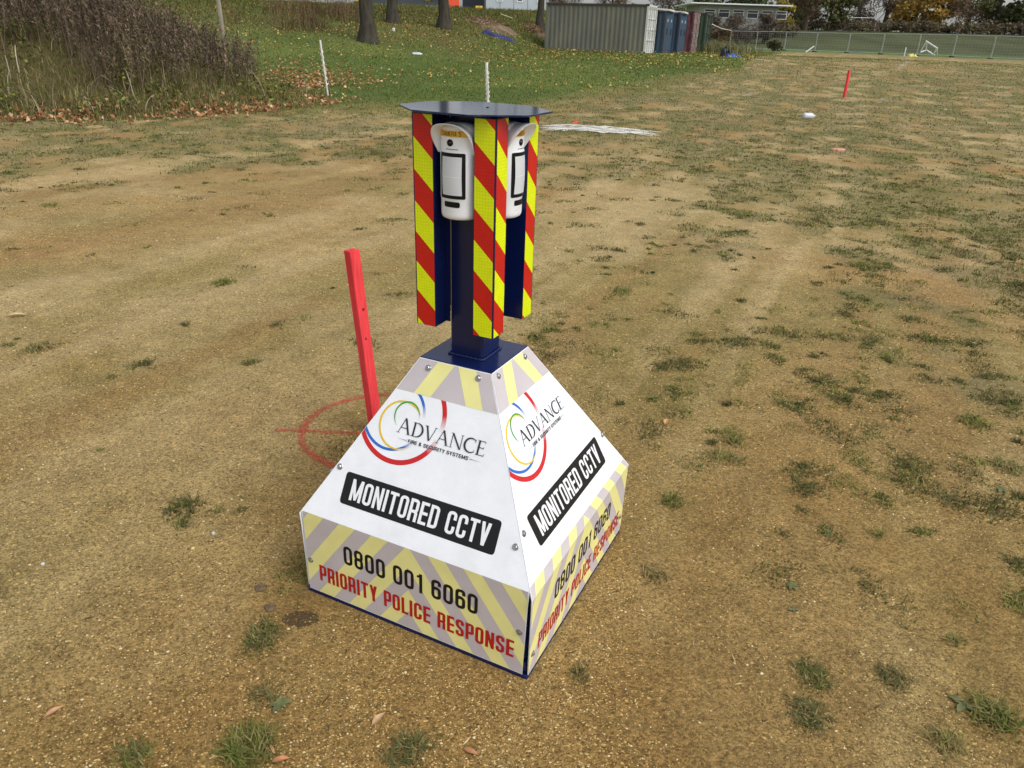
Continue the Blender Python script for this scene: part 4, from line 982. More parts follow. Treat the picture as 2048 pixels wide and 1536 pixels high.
# ================================================================== WEED MOUND AND FALLEN LEAVES
def weeds(x, y, h, cols, nleaf=30, w=.009):
    n = len(x); z = terrain(x, y); a = RNG.uniform(0, 2 * PI, n); ln = np.abs(RNG.normal(0, .26, n)) * h; tx, ty = x + ln * np.cos(a), y + ln * np.sin(a)
    b = RNG.uniform(0, 2 * PI, n); V1 = np.stack([np.stack([x - w * np.cos(b), y - w * np.sin(b), z], -1), np.stack([x + w * np.cos(b), y + w * np.sin(b), z], -1), np.stack([tx, ty, z + h], -1)], 1)
    F1 = np.arange(n * 3).reshape(-1, 3); C1 = np.repeat(cols * .9, 3, 0)
    m = n * nleaf; i = np.repeat(np.arange(n), nleaf); t = RNG.uniform(.35, 1.0, m) ** .8; cxx = x[i] + (tx - x)[i] * t; cyy = y[i] + (ty - y)[i] * t; czz = z[i] + h[i] * t
    aa = RNG.uniform(0, 2 * PI, m); L = RNG.uniform(.03, .11, m) * (1.25 - .7 * t); ww = RNG.uniform(.004, .013, m)
    ex, ey, ez = cxx + L * np.cos(aa), cyy + L * np.sin(aa), czz + L * RNG.uniform(.1, 1.3, m)
    V2 = np.stack([np.stack([cxx, cyy, czz], -1), np.stack([ex - ww * np.sin(aa), ey + ww * np.cos(aa), ez], -1), np.stack([ex + ww * np.sin(aa), ey - ww * np.cos(aa), ez + ww], -1)], 1)
    F2 = np.arange(m * 3).reshape(-1, 3); C2 = np.repeat(cols[i] * RNG.uniform(.7, 1.5, (m, 1)), 3, 0)
    return join([(V1.reshape(-1, 3), F1, C1), (V2.reshape(-1, 3), F2, C2)])
def leaves(x, y, size, cols, lift=.02):
    n = len(x); z = terrain(x, y) + RNG.uniform(.0, lift, n); a = RNG.uniform(0, 2 * PI, n); ca, sa = np.cos(a), np.sin(a)
    shape = np.array([(-.5, 0, 0), (-.15, .38, .16), (.2, .30, .10), (.5, .0, .05), (.15, -.36, .18), (-.2, -.30, .08)]); R = RNG.uniform(.6, 1.3, (n, 6)); tz = RNG.uniform(-.4, 1.6, (n, 6))
    V = np.stack([x[:, None] + size[:, None] * R * (shape[:, 0] * ca[:, None] - shape[:, 1] * sa[:, None]), y[:, None] + size[:, None] * R * (shape[:, 0] * sa[:, None] + shape[:, 1] * ca[:, None]), z[:, None] + .01 + size[:, None] * (shape[:, 2] + .12) * tz.clip(0) * 1.6], -1)
    b = np.arange(n)[:, None] * 6; F = np.stack([b + [0, 1, 5], b + [1, 2, 5], b + [2, 4, 5], b + [2, 3, 4]], 1).reshape(-1, 3)
    return V.reshape(-1, 3), F, np.repeat(cols, 6, 0)
def mound_pts(n, r0, r1):
    a = RNG.uniform(0, 2 * PI, n); q = np.sqrt(RNG.uniform(r0 ** 2, r1 ** 2, n)); return -12.2 + 7.2 * q * np.cos(a), 19.0 + 5.4 * q * np.sin(a)
x, y = mound_pts(4600, 0, .80); k = (y < 22.0) & ((y - 19) / 5.4 > -.50 + .18 * (fbm(x * .8, y * 0, 105, 2) - .5) * 4 * .5) & (RNG.random(len(x)) < .35 + .65 * ss(.45, .6, fbm(x * .5, y * .5, 101, 3)) + .2); x, y = x[k], y[k]; n = len(x)
WC = np.array([lin(94, 82, 69), lin(110, 95, 79), lin(78, 68, 57), lin(132, 114, 94)])
V, F, C = weeds(x, y, RNG.uniform(.6, 1.25, n), pick(WC, n)); tag(np_mesh('dead_weeds', V, F, M_TWIG, C), 'dense dead brown weed stalks standing on the mound at left', 'weeds', kind='stuff')
RG = np.array([lin(132, 126, 76), lin(116, 122, 62), lin(166, 150, 104), lin(100, 110, 54), lin(150, 132, 88), lin(184, 168, 128)])
x, y = mound_pts(52000, .0, 1.03); k = RNG.random(len(x)) < .25 + .75 * ss(.55, .85, np.hypot((x + 12.2) / 7.2, (y - 19) / 5.4)); x, y = x[k], y[k]; n = len(x); rq = np.hypot((x + 12.2) / 7.2, (y - 19) / 5.4)
p1 = blades(x, y, RNG.uniform(.07, .32, n) * (1.15 - .55 * ss(.85, 1.03, rq)), RNG.uniform(.008, .018, n), RNG.uniform(.2, 1.4, n), pick(RG, n, [.25, .22, .13, .2, .14, .06]), seg=2)
m = 260; x, y = mound_pts(m, .3, .98); p2 = blades(x, y, RNG.uniform(.5, 1.0, m), np.full(m, .02), RNG.uniform(.2, 1.6, m), pick(np.array([lin(176, 166, 146), lin(160, 140, 104)]), m), seg=4)
m = 9000; x, y = mound_pts(m, .35, .98); k = fbm(x * 1.1, y * 1.1, 107, 3) > .5; x, y = x[k], y[k]; m = len(x); p3 = leaves(x, y, RNG.uniform(.04, .12, m), pick(np.array([lin(112, 120, 58), lin(92, 104, 50), lin(140, 140, 70), lin(84, 92, 52)]), m), .34)
V, F, C = join([p1, p2, p3]); tag(np_mesh('rough_grass', V, F, M_LEAF, C), 'rough straw and green grass round the foot of the weed mound', 'grass', kind='stuff')
# grass at the top right of the mound is straw coloured
OR = np.array([lin(180, 122, 80), lin(160, 102, 66), lin(200, 154, 110), lin(130, 86, 60), lin(212, 180, 138)])
parts = []
a = RNG.uniform(0, 2 * PI, 5200); q = .97 + RNG.normal(0, .085, 5200); x, y = -12.2 + 7.2 * q * np.cos(a), 19 + 5.4 * q * np.sin(a); k = (RNG.random(5200) < ss(.44, .68, fbm(x * 1.3, y * 1.3, 111, 3)) + .07) & ((y < 19.5) | (x > -6.5)); x, y = x[k], y[k]
parts.append(leaves(x, y, RNG.uniform(.06, .14, len(x)), pick(OR, len(x)), .05))
# drift spilling over the right shoulder of the mound on to the bank
n = 1300; x = RNG.normal(-6.9, 1.2, n); y = RNG.normal(24.0, 2.2, n); parts.append(leaves(x, y, RNG.uniform(.05, .12, n), pick(OR, n), .04))
V, F, C = join(parts); tag(np_mesh('orange_leaf_litter', V, F, M_LEAF, C), 'orange and brown fallen leaves drifted round the foot of the mound', 'leaves', kind='stuff')
YE = np.array([lin(206, 178, 96), lin(190, 150, 80), lin(170, 124, 66), lin(214, 196, 130), lin(136, 98, 58)])
x, y = in_view(26000, 20, 62, 1.0); c, l = cover(x, y); az = x / y
pr = l * (az < .38) * (.12 + .5 * ss(.5, .62, fbm(x * .35, y * .35, 121, 3)) + .55 * (ss(31, 38, np.hypot(x, y)) * (x > -9) * (x < 2)) + .4 * ((x > 0) * ss(36, 42, np.hypot(x, y)))) * ss(19, 30, np.hypot(x, y)); k = RNG.random(len(x)) < pr; x, y = x[k], y[k]
n = len(x); V, F, C = leaves(x, y, RNG.uniform(.06, .125, n), pick(YE, n), .06); tag(np_mesh('yellow_leaf_litter', V, F, M_LEAF, C), 'yellow and tan fallen leaves dotted over the green bank and container lawn', 'leaves', kind='stuff')

# ================================================================== TREES ON THE BANK
def trunk_path(h, lean, seed):
    r = random.Random(seed); return [(lean * t * h + r.uniform(-.04, .04) * (t > .05), r.uniform(-.05, .05), h * t) for t in (0, .03, .08, .16, .3, .45, .6, .8, 1)]
def crown_cloud(clusters, n, size, cols, parent, name='crown', m=None, twig=0.0):
    """leaf faces in clumps through the crown volume"""
    cl = np.array(clusters); i = RNG.integers(0, len(cl), n); d = RNG.normal(0, 1, (n, 3)); d /= np.linalg.norm(d, axis=1)[:, None]
    p = cl[i, :3] + d * (RNG.random(n) ** .45)[:, None] * cl[i, 3][:, None] * np.array([1, 1, .8]); s = size * RNG.uniform(.5, 1.4, n)
    u = RNG.normal(0, 1, (n, 3)); u /= np.linalg.norm(u, axis=1)[:, None]; v = np.cross(u, RNG.normal(0, 1, (n, 3))); v /= np.linalg.norm(v, axis=1)[:, None]
    asp = .5 if twig == 0 else twig
    V = np.stack([p - u * s[:, None] * .5, p + v * s[:, None] * asp * .5, p + u * s[:, None] * .5, p - v * s[:, None] * asp * .5], 1); F = np.arange(n * 4).reshape(-1, 4)
    shade = RNG.uniform(.7, 1.25, len(cl))[i][:, None]
    return np_mesh(name, V.reshape(-1, 3), F, m or M_LEAF, np.repeat(pick(cols, n) * shade, 4, 0), parent)
AUT = np.array([lin(150, 130, 54), lin(122, 118, 52), lin(168, 140, 60), lin(96, 102, 46)])
def bank_tree(px, py, Y, wpx, seed, label, low=False):
    b0 = at_y(px, py, Y); x, y = b0[0], b0[1]; z = min(b0[2], H(x, y)) if abs(b0[2] - H(x, y)) < .8 else H(x, y); z = lerp(H(x, y), b0[2], .0)
    Zc = y * math.cos(PITCH) + (CAM_H - z) * math.sin(PITCH); r = wpx / FPX * Zc / 2
    rnd = random.Random(seed); root = empty('bank_tree', (x, y, z - .05)); h = 9.0; path = trunk_path(h, rnd.uniform(-.02, .02), seed)
    n = 16; b = MB(); V = []; rad = [r * 1.75, r * 1.45, r * 1.15, r * 1.02, r * .97, r * .9, r * .78, r * .55, r * .25]
    ph = [rnd.uniform(.88, 1.14) for _ in range(n)]
    for (cx, cy, cz), rr in zip(path, rad):
        for k in range(n): a = 2 * PI * k / n; q = rr * (1 + (ph[k] - 1) * (1.6 if cz < .5 else .7)); V.append((cx + q * math.cos(a), cy + q * math.sin(a), cz))
    b.add(V, [(i * n + k, i * n + (k + 1) % n, (i + 1) * n + (k + 1) % n, (i + 1) * n + k) for i in range(len(path) - 1) for k in range(n)]); b.build('trunk', M_BARK, root, smooth=True)
    cl = []
    for k in range(9):
        a = rnd.uniform(0, 2 * PI); z0 = rnd.uniform(4.2, 8); L = rnd.uniform(2, 3.6); e = (math.cos(a) * L, math.sin(a) * L, z0 + L * rnd.uniform(.4, .9))
        b = MB(); b.tube([(path[5][0], path[5][1], z0), (e[0] * .5, e[1] * .5, z0 + (e[2] - z0) * .35), e], [r * .38, r * .22, r * .06], 7); b.build('limb', M_BARK, root)
        cl.append((*e, 1.5)); cl.append((e[0] * .6, e[1] * .6, e[2] + .4, 1.3))
    crown_cloud(cl, 1500, .24, AUT, root)
    if low:
        sp = []
        for k in range(4):
            a = rnd.uniform(0, 2 * PI); e = (math.cos(a) * .75 - .12, math.sin(a) * .75, 1.55 + k * .18); b = MB(); b.tube([(0, 0, 1.75), e], [.03, .012], 5); b.build('twig', M_BARK, root); sp += [(e[0] * .7, e[1] * .7, e[2], .38), (*e, .4)]
        crown_cloud(sp, 420, .15, AUT, root, 'low_foliage')
    return tag(root, label, 'tree', 'trees on the bank')
bank_tree(737, 72, 35.5, 25, 3, 'thick dark tree trunk, nearest and leftmost of the bank trees')
bank_tree(787, 55, 43.5, 19, 4, 'brown tree trunk, second from the left on the bank')
bank_tree(888, 53, 44, 19, 5, 'shorter tree trunk with low yellow-green foliage, above the tower', True)
bank_tree(1080, 52, 55, 12, 6, 'dark thin tree trunk at the left end of the olive container')
# dead bramble thicket beside the first trunk
x = RNG.uniform(-13.5, -7.2, 2600); y = RNG.uniform(36, 47, 2600); k = RNG.random(2600) < ss(.42, .58, fbm(x * .6, y * .4, 131, 3)) * ss(-6.5, -9.5, x + .12 * (y - 38)); x, y = x[k], y[k]; n = len(x)
V, F, C = weeds(x, y, RNG.uniform(.35, 1.0, n), pick(np.array([lin(110, 90, 68), lin(126, 104, 76), lin(96, 84, 60), lin(140, 122, 88)]), n), 18, .016); tag(np_mesh('dead_bramble', V, F, M_TWIG, C), 'brown dead bramble thicket on the bank left of the first trunk', 'bramble', kind='stuff')
# longer grass along the crest and by the containers
def tall_grass(name, x, y, h, cols, label):
    n = len(x); V, F, C = blades(x, y, h, RNG.uniform(.015, .03, n) * 1.3, RNG.uniform(.2, 1.1, n), pick(cols, n), seg=2); tag(np_mesh(name, V, F, M_LEAF, C), label, 'grass', kind='stuff')
n = 9000; x = RNG.uniform(-12, 5, n); y = RNG.uniform(50, 63, n); tall_grass('crest_grass', x, y, RNG.uniform(.12, .45, n), np.array([lin(110, 112, 62), lin(130, 124, 78), lin(92, 102, 54)]), 'long grass along the top of the bank below the cabins')
cg = at_y(1430, 100, 56); n = 2600; x = RNG.normal(cg[0] + .6, 1.0, n); y = RNG.normal(57, 2.2, n); tall_grass('straw_grass', x, y, RNG.uniform(.3, 1.15, n), np.array([lin(150, 142, 104), lin(120, 120, 80), lin(104, 106, 70)]), 'tall straw-coloured grass at the right of the green container')
# woodchip piles
M_CHIP = mat('woodchip', lin(112, 92, 70), .95, attr=True, var=.3, vscale=9, bump=1.0, bscale=20)
def chips(px, py, Y, L, Wd, hgt, ang, label, seed):
    b0 = at_y(px, py, Y); x, y = b0[0], b0[1]; z = H(x, y); n, m = 26, 16; V = []; C = []
    for i in range(n + 1):
        for j in range(m + 1):
            u, v = i / n * 2 - 1, j / m * 2 - 1; q = max(0, 1 - u * u - v * v); X = u * L / 2; Yy = v * Wd / 2; wx = X * math.cos(ang) - Yy * math.sin(ang); wy = X * math.sin(ang) + Yy * math.cos(ang)
            V.append((wx, wy, H(x + wx, y + wy) - z - .06 + hgt * q ** .7 * (1 + .5 * float(vnoise(u * 4 + seed, v * 4, 7)))))
            t = float(vnoise(u * 9 + seed, v * 7, 3)); C.append(lerp(np.array(lin(92, 76, 58)), np.array(lin(166, 142, 108)), t ** 2))
    F = [(i * (m + 1) + j, (i + 1) * (m + 1) + j, (i + 1) * (m + 1) + j + 1, i * (m + 1) + j + 1) for i in range(n) for j in range(m)]
    o = np_mesh('woodchip_pile', V, F, M_CHIP, np.array(C)); o.location = (x, y, z); tag(o, label, 'woodchip pile')
    Va = np.array(V); ii = RNG.integers(0, len(Va), 1500); k = Va[ii, 2] > -.02; ii = ii[k]; nn = len(ii); qx, qy = Va[ii, 0] + RNG.normal(0, .07, nn), Va[ii, 1] + RNG.normal(0, .1, nn)
    v_, f_, c_ = leaves(qx + x, qy + y, RNG.uniform(.06, .13, nn), pick(np.array([lin(150, 122, 90), lin(110, 88, 66), lin(184, 156, 118), lin(88, 72, 56)]), nn), .05); v_[:, 0] -= x; v_[:, 1] -= y; v_ = v_.reshape(-1, 6, 3); v_[:, :, 2] = v_[:, :, 2] - (terrain(qx + x, qy + y))[:, None] + Va[ii, 2][:, None]
    ch = np_mesh('loose_chips', v_.reshape(-1, 3), f_, M_LEAF, c_, o); ch['kind'] = 'stuff'
chips(985, 68, 50, 3.0, 5.0, .22, .5, 'brown woodchip heap spread down the bank above the tower', 1)
chips(1072, 66, 53, 1.8, 2.2, .32, .2, 'smaller woodchip heap beside the left end of the container', 2)
M_TARP = mat('blue_tarpaulin', lin(24, 42, 100), .45, var=.25, vscale=3); M_BIN = mat('black_bag', lin(24, 24, 28), .4)
def tarp(name, px, py, Y, L, Wd, hgt, m, label, cat, rz=0, seed=1, zoff=0):
    b0 = at_y(px, py, Y); x, y = b0[0], b0[1]; z = H(x, y); n, k = 24, 10; V = []
    for i in range(n + 1):
        for j in range(k + 1):
            u, v = i / n * 2 - 1, j / k * 2 - 1; e = (1 - abs(u) ** 4) * (1 - abs(v) ** 3); wx, wy = u * L / 2, v * Wd / 2 * (1 + .3 * math.sin(u * 5 + seed)); cx, cy = wx * math.cos(rz) - wy * math.sin(rz), wx * math.sin(rz) + wy * math.cos(rz)
            V.append((cx, cy, H(x + cx, y + cy) - z + .01 + hgt * e * (.35 + 1.2 * float(vnoise(u * 3.3 + seed * 7, v * 2.2, seed)) + (.5 if u < -.6 else 0))))
    F = [(i * (k + 1) + j, (i + 1) * (k + 1) + j, (i + 1) * (k + 1) + j + 1, i * (k + 1) + j + 1) for i in range(n) for j in range(k)]
    o = np_mesh(name, V, F, m, smooth=True); o.location = (x, y, z + zoff); tag(o, label, cat); return o
tarp('blue_tarpaulin', 996, 94, 46, 1.9, .7, .16, M_TARP, 'crumpled dark blue tarpaulin at the foot of the woodchip heap', 'tarpaulin', -.05, 2)
tarp('blue_sheet', 1466, 114, 45, .9, .5, .13, mat('bright_blue_sheet', lin(36, 88, 160), .5), 'bright blue plastic sheet on the ground right of the containers', 'sheet', -.25, 3)
tarp('black_bag', 1450, 112, 45.2, .5, .5, .40, M_BIN, 'black bag beside the bright blue sheet right of the containers', 'bag', .2, 4)
b0 = at_y(1004, 75, 50.5); b = MB(); b.box(-.38, .38, -.06, .06, 0, .03); o = b.build('plank', mat('pale_plank', lin(226, 214, 176), .8)); o.location = (b0[0] + .25, b0[1], H(b0[0], b0[1]) + .62); o.rotation_euler = (0, .28, .1); tag(o, 'pale plank lying on the woodchip heap above the blue tarpaulin', 'plank')
lump('white_rag', 787, 62, .09, .14, M_PALE, 'small white rag on the leaf-strewn bank below the second trunk', 'litter', 9)

# ================================================================== SHIPPING CONTAINERS
CY = math.radians(-21)
def cmat(name, col, d1, dsc=2.2, amt=.6): return mat(name, lin(*col), .75, var=.12, vscale=1.6, dirt=lin(*d1), dscale=dsc, damt=amt, stretch=(1, 1, .35), spec=.3)
M_OLIVE = cmat('olive_steel', (112, 112, 102), (138, 134, 108)); M_CWHITE = cmat('white_steel', (206, 208, 204), (150, 140, 124), 3, .4); M_RUST = cmat('dark_rail', (70, 66, 58), (100, 84, 64))
M_CBLUE = cmat('slate_blue_steel', (62, 72, 86), (52, 96, 124), 1.0, .9); M_CRED = cmat('maroon_steel', (104, 58, 62), (168, 140, 140), 4, .5); M_CGREEN = cmat('green_steel', (64, 84, 66), (90, 104, 84), 3, .5)
M_BAR = mat('dark_bar', lin(50, 50, 50), .6, metal=.3); M_BARW = mat('pale_bar', lin(170, 168, 160), .6)
def corrug(L, z0, z1, amp, pitch, M):
    pts = []; n = int(L / pitch); p = L / n
    for i in range(n): x = i * p; pts += [(x + .08 * p, 0), (x + .32 * p, amp), (x + .58 * p, amp), (x + .82 * p, 0)]
    pts = [(0, 0)] + pts + [(L, 0)]; V = [M @ Vector((x, y, z0)) for x, y in pts] + [M @ Vector((x, y, z1)) for x, y in pts]; k = len(pts)
    return V, [(i, i + 1, k + i + 1, k + i) for i in range(k - 1)]
def container(name, off, Lc, Hc, m_side, m_end, m_bar, doors, label, zadd=0.0, plain=False):
    """local: x along the long side (0..Lc, doors at x=Lc), y = width going away; off = offset along the row"""
    Wc = 2.44; STAG = {2.62: .5, 5.12: .9, 7.62: 1.3, 10.14: 1.75}; root = empty(name, (0, 0, 0), CY); e2 = Vector((-math.sin(CY), math.cos(CY), 0)); e1 = Vector((math.cos(CY), math.sin(CY), 0))
    p = CORN - e1 * (Lc - STAG.get(off, 0)) + e2 * off; root.location = (p.x, p.y, CZ + zadd)
    R = Matrix.Rotation
    for nm, M in (('side_wall', Matrix.Translation((.1, .035, 0))), ('side_wall', Matrix.Translation((Lc - .1, Wc - .035, 0)) @ R(PI, 4, 'Z'))):
        b = MB(); b.add(*corrug(Lc - .2, .16, Hc - .12, .028, .278, M)); b.build(nm, m_side, root)
    b = MB(); b.add(*corrug(Wc - .2, .16, Hc - .12, .036, .25, Matrix.Translation((.035, Wc - .1, 0)) @ R(-PI / 2, 4, 'Z'))); b.build('end_wall', m_side, root)
    b = MB(); b.box(.05, Lc - .05, .04, Wc - .04, Hc - .06, Hc - .03); b.build('roof', m_side, root)
    for y0 in (0, Wc - .08):
        b = MB(); b.box(.1, Lc - .1, y0, y0 + .08, Hc - .12, Hc - .02); b.build('top_rail', M_RUST, root)
        b = MB(); b.box(.1, Lc - .1, y0, y0 + .08, .02, .16); b.build('bottom_rail', m_side, root)
        for x0 in (0, Lc - .1): b = MB(); b.box(x0, x0 + .1, y0 - .004, y0 + .084, .12, Hc - .12); b.build('corner_post', m_side if x0 == 0 else m_end, root)
        for x0 in (-.004, Lc - .166):
            for z0 in (0, Hc - .12): b = MB(); b.box(x0, x0 + .17, y0 - .006 if y0 == 0 else y0 - .07, y0 + .15 if y0 == 0 else y0 + .086, z0, z0 + .12); b.build('corner_casting', M_RUST if not plain else m_end, root, bevel=.01)
    for z0 in (.04, Hc - .14): b = MB(); b.box(Lc - .1, Lc - .005, .1, Wc - .1, z0, z0 + .12); b.build('door_header' if z0 > 1 else 'door_sill', m_end, root)
    for d in range(2):
        y0, y1 = (.10, Wc / 2 - .006) if d == 0 else (Wc / 2 + .006, Wc - .10)
        if plain: b = MB(); b.box(Lc - .06, Lc - .01, y0, y1, .17, Hc - .15); dr = b.build('door', m_end, root)
        else:
            b = MB(); V, F = [], []; zz = []; ns = 4
            for i in range(ns): a = lerp(.17, Hc - .15, i / ns); c_ = lerp(.17, Hc - .15, (i + 1) / ns); zz += [(a, 0), (a + .05, .035), (c_ - .10, .035), (c_ - .05, 0)]
            zz.append((Hc - .15, 0))
            for z, dpt in zz: V += [(Lc - .02 - dpt, y0, z), (Lc - .02 - dpt, y1, z)]
            F = [(2 * i, 2 * i + 1, 2 * i + 3, 2 * i + 2) for i in range(len(zz) - 1)]; b.add(V, F); dr = b.build('door', m_end, root)
            for f in (.28, .72):
                yy = lerp(y0, y1, f); b = MB(); b.tube([(Lc + .02, yy, .12), (Lc + .02, yy, Hc - .1)], .022, 6); b.build('locking_bar', m_bar, dr)
            for zq in (.5, 1.2, 1.9, 2.3): b = MB(); b.box(Lc - .02, Lc + .02, y0 - .05 if d == 0 else y1 - .06, y0 + .06 if d == 0 else y1 + .05, zq, zq + .07); b.build('hinge', m_bar, dr)
        b = MB(); b.box(Lc + .0, Lc + .05, (y0 + y1) / 2 - .06, (y0 + y1) / 2 + .06 if plain else (y0 + y1) / 2 + .25, 1.05, 1.40 if plain else 1.12); b.build('handle', m_bar if not plain else M_CBLUE, dr)
        if plain: b = MB(); b.box(Lc - .008, Lc + .004, (y0 + y1) / 2 - .1, (y0 + y1) / 2 + .08, 1.75, 1.9); b.build('notice', M_PALE, dr)
    return tag(root, label, 'container', 'row of shipping containers')
c0 = at_y(1289, 107, 46.3); CORN = Vector((c0[0], c0[1], 0)); CZ = c0[2] - .03
container('shipping_container', 0, 6.06, 2.55, M_OLIVE, M_CWHITE, M_BARW, True, 'olive grey corrugated shipping container with white end doors, side-on')
container('storage_container', 2.62, 6.06, 2.36, M_CBLUE, M_CBLUE, M_BAR, True, 'slate blue storage unit with plain doors, next to the white doors', .0, True)
container('storage_container', 5.12, 6.06, 2.34, M_CBLUE, M_CBLUE, M_BAR, True, 'second slate blue storage unit, next to the maroon container', .0, True)
container('shipping_container', 7.62, 6.06, 2.50, M_CRED, M_CRED, M_BARW, True, 'faded maroon shipping container between the blue units and the green one')
container('shipping_container', 10.14, 6.06, 2.50, M_CGREEN, M_CGREEN, M_BAR, True, 'dark green shipping container at the right end of the row')
e1 = Vector((math.cos(CY), math.sin(CY), 0)); e2 = Vector((-math.sin(CY), math.cos(CY), 0))
for off, dz, ln, lab in ((3.6, 2.36, 2.0, 'pale boards lying on the roof of the first blue storage unit'), (6.2, 2.34, 1.6, 'pale boards lying on the roof of the second blue storage unit')):
    p = CORN + e2 * off + e1 * (.15 if off < 5 else .55); b = MB(); b.box(-.5, .5, -ln / 2, ln / 2, 0, .05); b.box(-.35, .45, -ln / 2 + .1, ln / 2 + .2, .054, .10); o = b.build('roof_boards', mat('pale_board', lin(206, 204, 194), .8)); o.location = (p.x, p.y, CZ + dz - .03); o.rotation_euler = (0, .05, CY + .04); tag(o, lab, 'boards')

# ================================================================== MESH FENCE, GOALS
M_GALV = mat('galvanised_steel', lin(176, 182, 182), .5, metal=.2, var=.1, vscale=5)
M_FOOT = mat('fence_foot_block', lin(54, 56, 54), .9)
FP = [(1457, 103), (1510, 101), (1567.5, 99), (1629.5, 97), (1694.7, 95), (1763, 93), (1835, 91), (1907, 89), (1985, 87.5), (2066, 86)]
fpts = []
for px, D in FP:
    a = at_y(px, 100, 10); k = D / math.hypot(a[0], a[1]); x, y = a[0] * k, a[1] * k; fpts.append((x, y, H(x, y)))
FR = tag(empty('mesh_fence', fpts[0]), 'temporary galvanised mesh fence of linked panels across the far field', 'fence')
for i in range(len(fpts) - 1):
    p, q = Vector(fpts[i]), Vector(fpts[i + 1]); d = q - p; L = Vector((d.x, d.y)).length - .10; rz = math.atan2(d.y, d.x); root = empty('panel', (p.x - FR.location.x, p.y - FR.location.y, p.z - FR.location.z), rz); root.parent = FR; sl = d.z / Vector((d.x, d.y)).length; Hh = 1.95; x0 = .05
    g = lambda x, z: (x, 0, z + sl * x)
    b = MB(); b.tube([g(x0, .12), g(x0, Hh), g(x0 + L, Hh), g(x0 + L, .12), g(x0, .12)], .034, 6, cap=False); b.build('frame', M_GALV, root)
    for x in (x0, x0 + L): b = MB(); b.tube([g(x, .0), g(x, .14)], .03, 6); b.build('leg', M_GALV, root)
    b = MB(); n = int(L / .30)
    for k in range(1, n): b.tube([g(x0 + L * k / n, .14), g(x0 + L * k / n, Hh - .02)], .0045, 3, cap=False)
    for z in np.linspace(.3, Hh - .2, 7): b.tube([g(x0, z), g(x0 + L, z)], .0045, 3, cap=False)
    w = b.build('wire_mesh', M_GALV, root); w['kind'] = 'stuff'
    pass
    b = MB(); b.box(-.36, .36, -.12, .12, 0, .13); o = b.build('foot_block', M_FOOT, root, bevel=.03); o.rotation_euler = (0, 0, PI / 2)
p0 = at_y(1412, 43, 60); p1 = Vector(fpts[0]) + Vector((0, 0, 2.0)); b = MB(); b.tube([p0, tuple(Vector(p0).lerp(p1, .5) - Vector((0, 0, .12))), tuple(p1)], .03, 5); tag(b.build('white_rope', M_TAPE_W), 'white rope slung from the green container down to the mesh fence', 'rope')
M_GOAL = mat('white_goal_paint', lin(236, 236, 232), .5)
def goal(px, py, D, w, h, dp, label, tilt=None, rz=None, r=.06):
    a = at_y(px, py, 10); k = D / math.hypot(a[0], a[1]); x, y = a[0] * k, a[1] * k; z = H(x, y); root = empty('goal_frame', (x, y, z), math.atan2(-x, y) if rz is None else rz)
    if tilt: root.rotation_euler = tilt
    for nm, pts in (('goal_post', [(-w / 2, 0, 0), (-w / 2, 0, h)]), ('goal_post', [(w / 2, 0, 0), (w / 2, 0, h)]), ('crossbar', [(-w / 2 - r, 0, h), (w / 2 + r, 0, h)]), ('back_bar', [(-w / 2, dp, 0), (w / 2, dp, 0)]), ('side_bar', [(-w / 2, 0, h), (-w / 2, dp, 0), (-w / 2, 0, 0)]), ('side_bar', [(w / 2, 0, h), (w / 2, dp, 0), (w / 2, 0, 0)])):
        b = MB(); b.tube(pts, r, 6); b.build(nm, M_GOAL, root)
    return tag(root, label, 'goal')
goal(1720, 64, 215, 5.6, 2.9, 1.0, 'white goal frame standing on the far bank behind the fence', r=.10)
goal(1505, 57, 205, 4.6, 1.2, .8, 'low white goal frame on the far bank, left of the yellow tree', r=.09)
goal(1854, 99, 96, 1.4, 1.2, 1.0, 'small white folding goal tipped on its side behind the fence', tilt=(.25, .45, -.9), r=.07)
def small_bar(px, py, Y, pts, r, label, name, cat, m=M_GOAL):
    a = at_y(px, py, Y); z = H(a[0], a[1]); b = MB(); b.tube(pts, r, 6); o = b.build(name, m); o.location = (a[0], a[1], z); tag(o, label, cat)
small_bar(1612, 101, 84, [(0, 0, 0), (.75, 0, .6)], .06, 'white bar leaning at the foot of the mesh fence', 'leaning_bar', 'bar')
small_bar(1809, 109, 76, [(0, 0, 0), (0, 0, .75)], .045, 'short white peg standing before the mesh fence', 'white_peg', 'peg')
tarp('yellow_bag', 1825, 111, 72, .8, .4, .2, mat('yellow_bag', lin(206, 200, 110), .6), 'yellow sandbag at the foot of the mesh fence', 'sandbag', 0, 5)

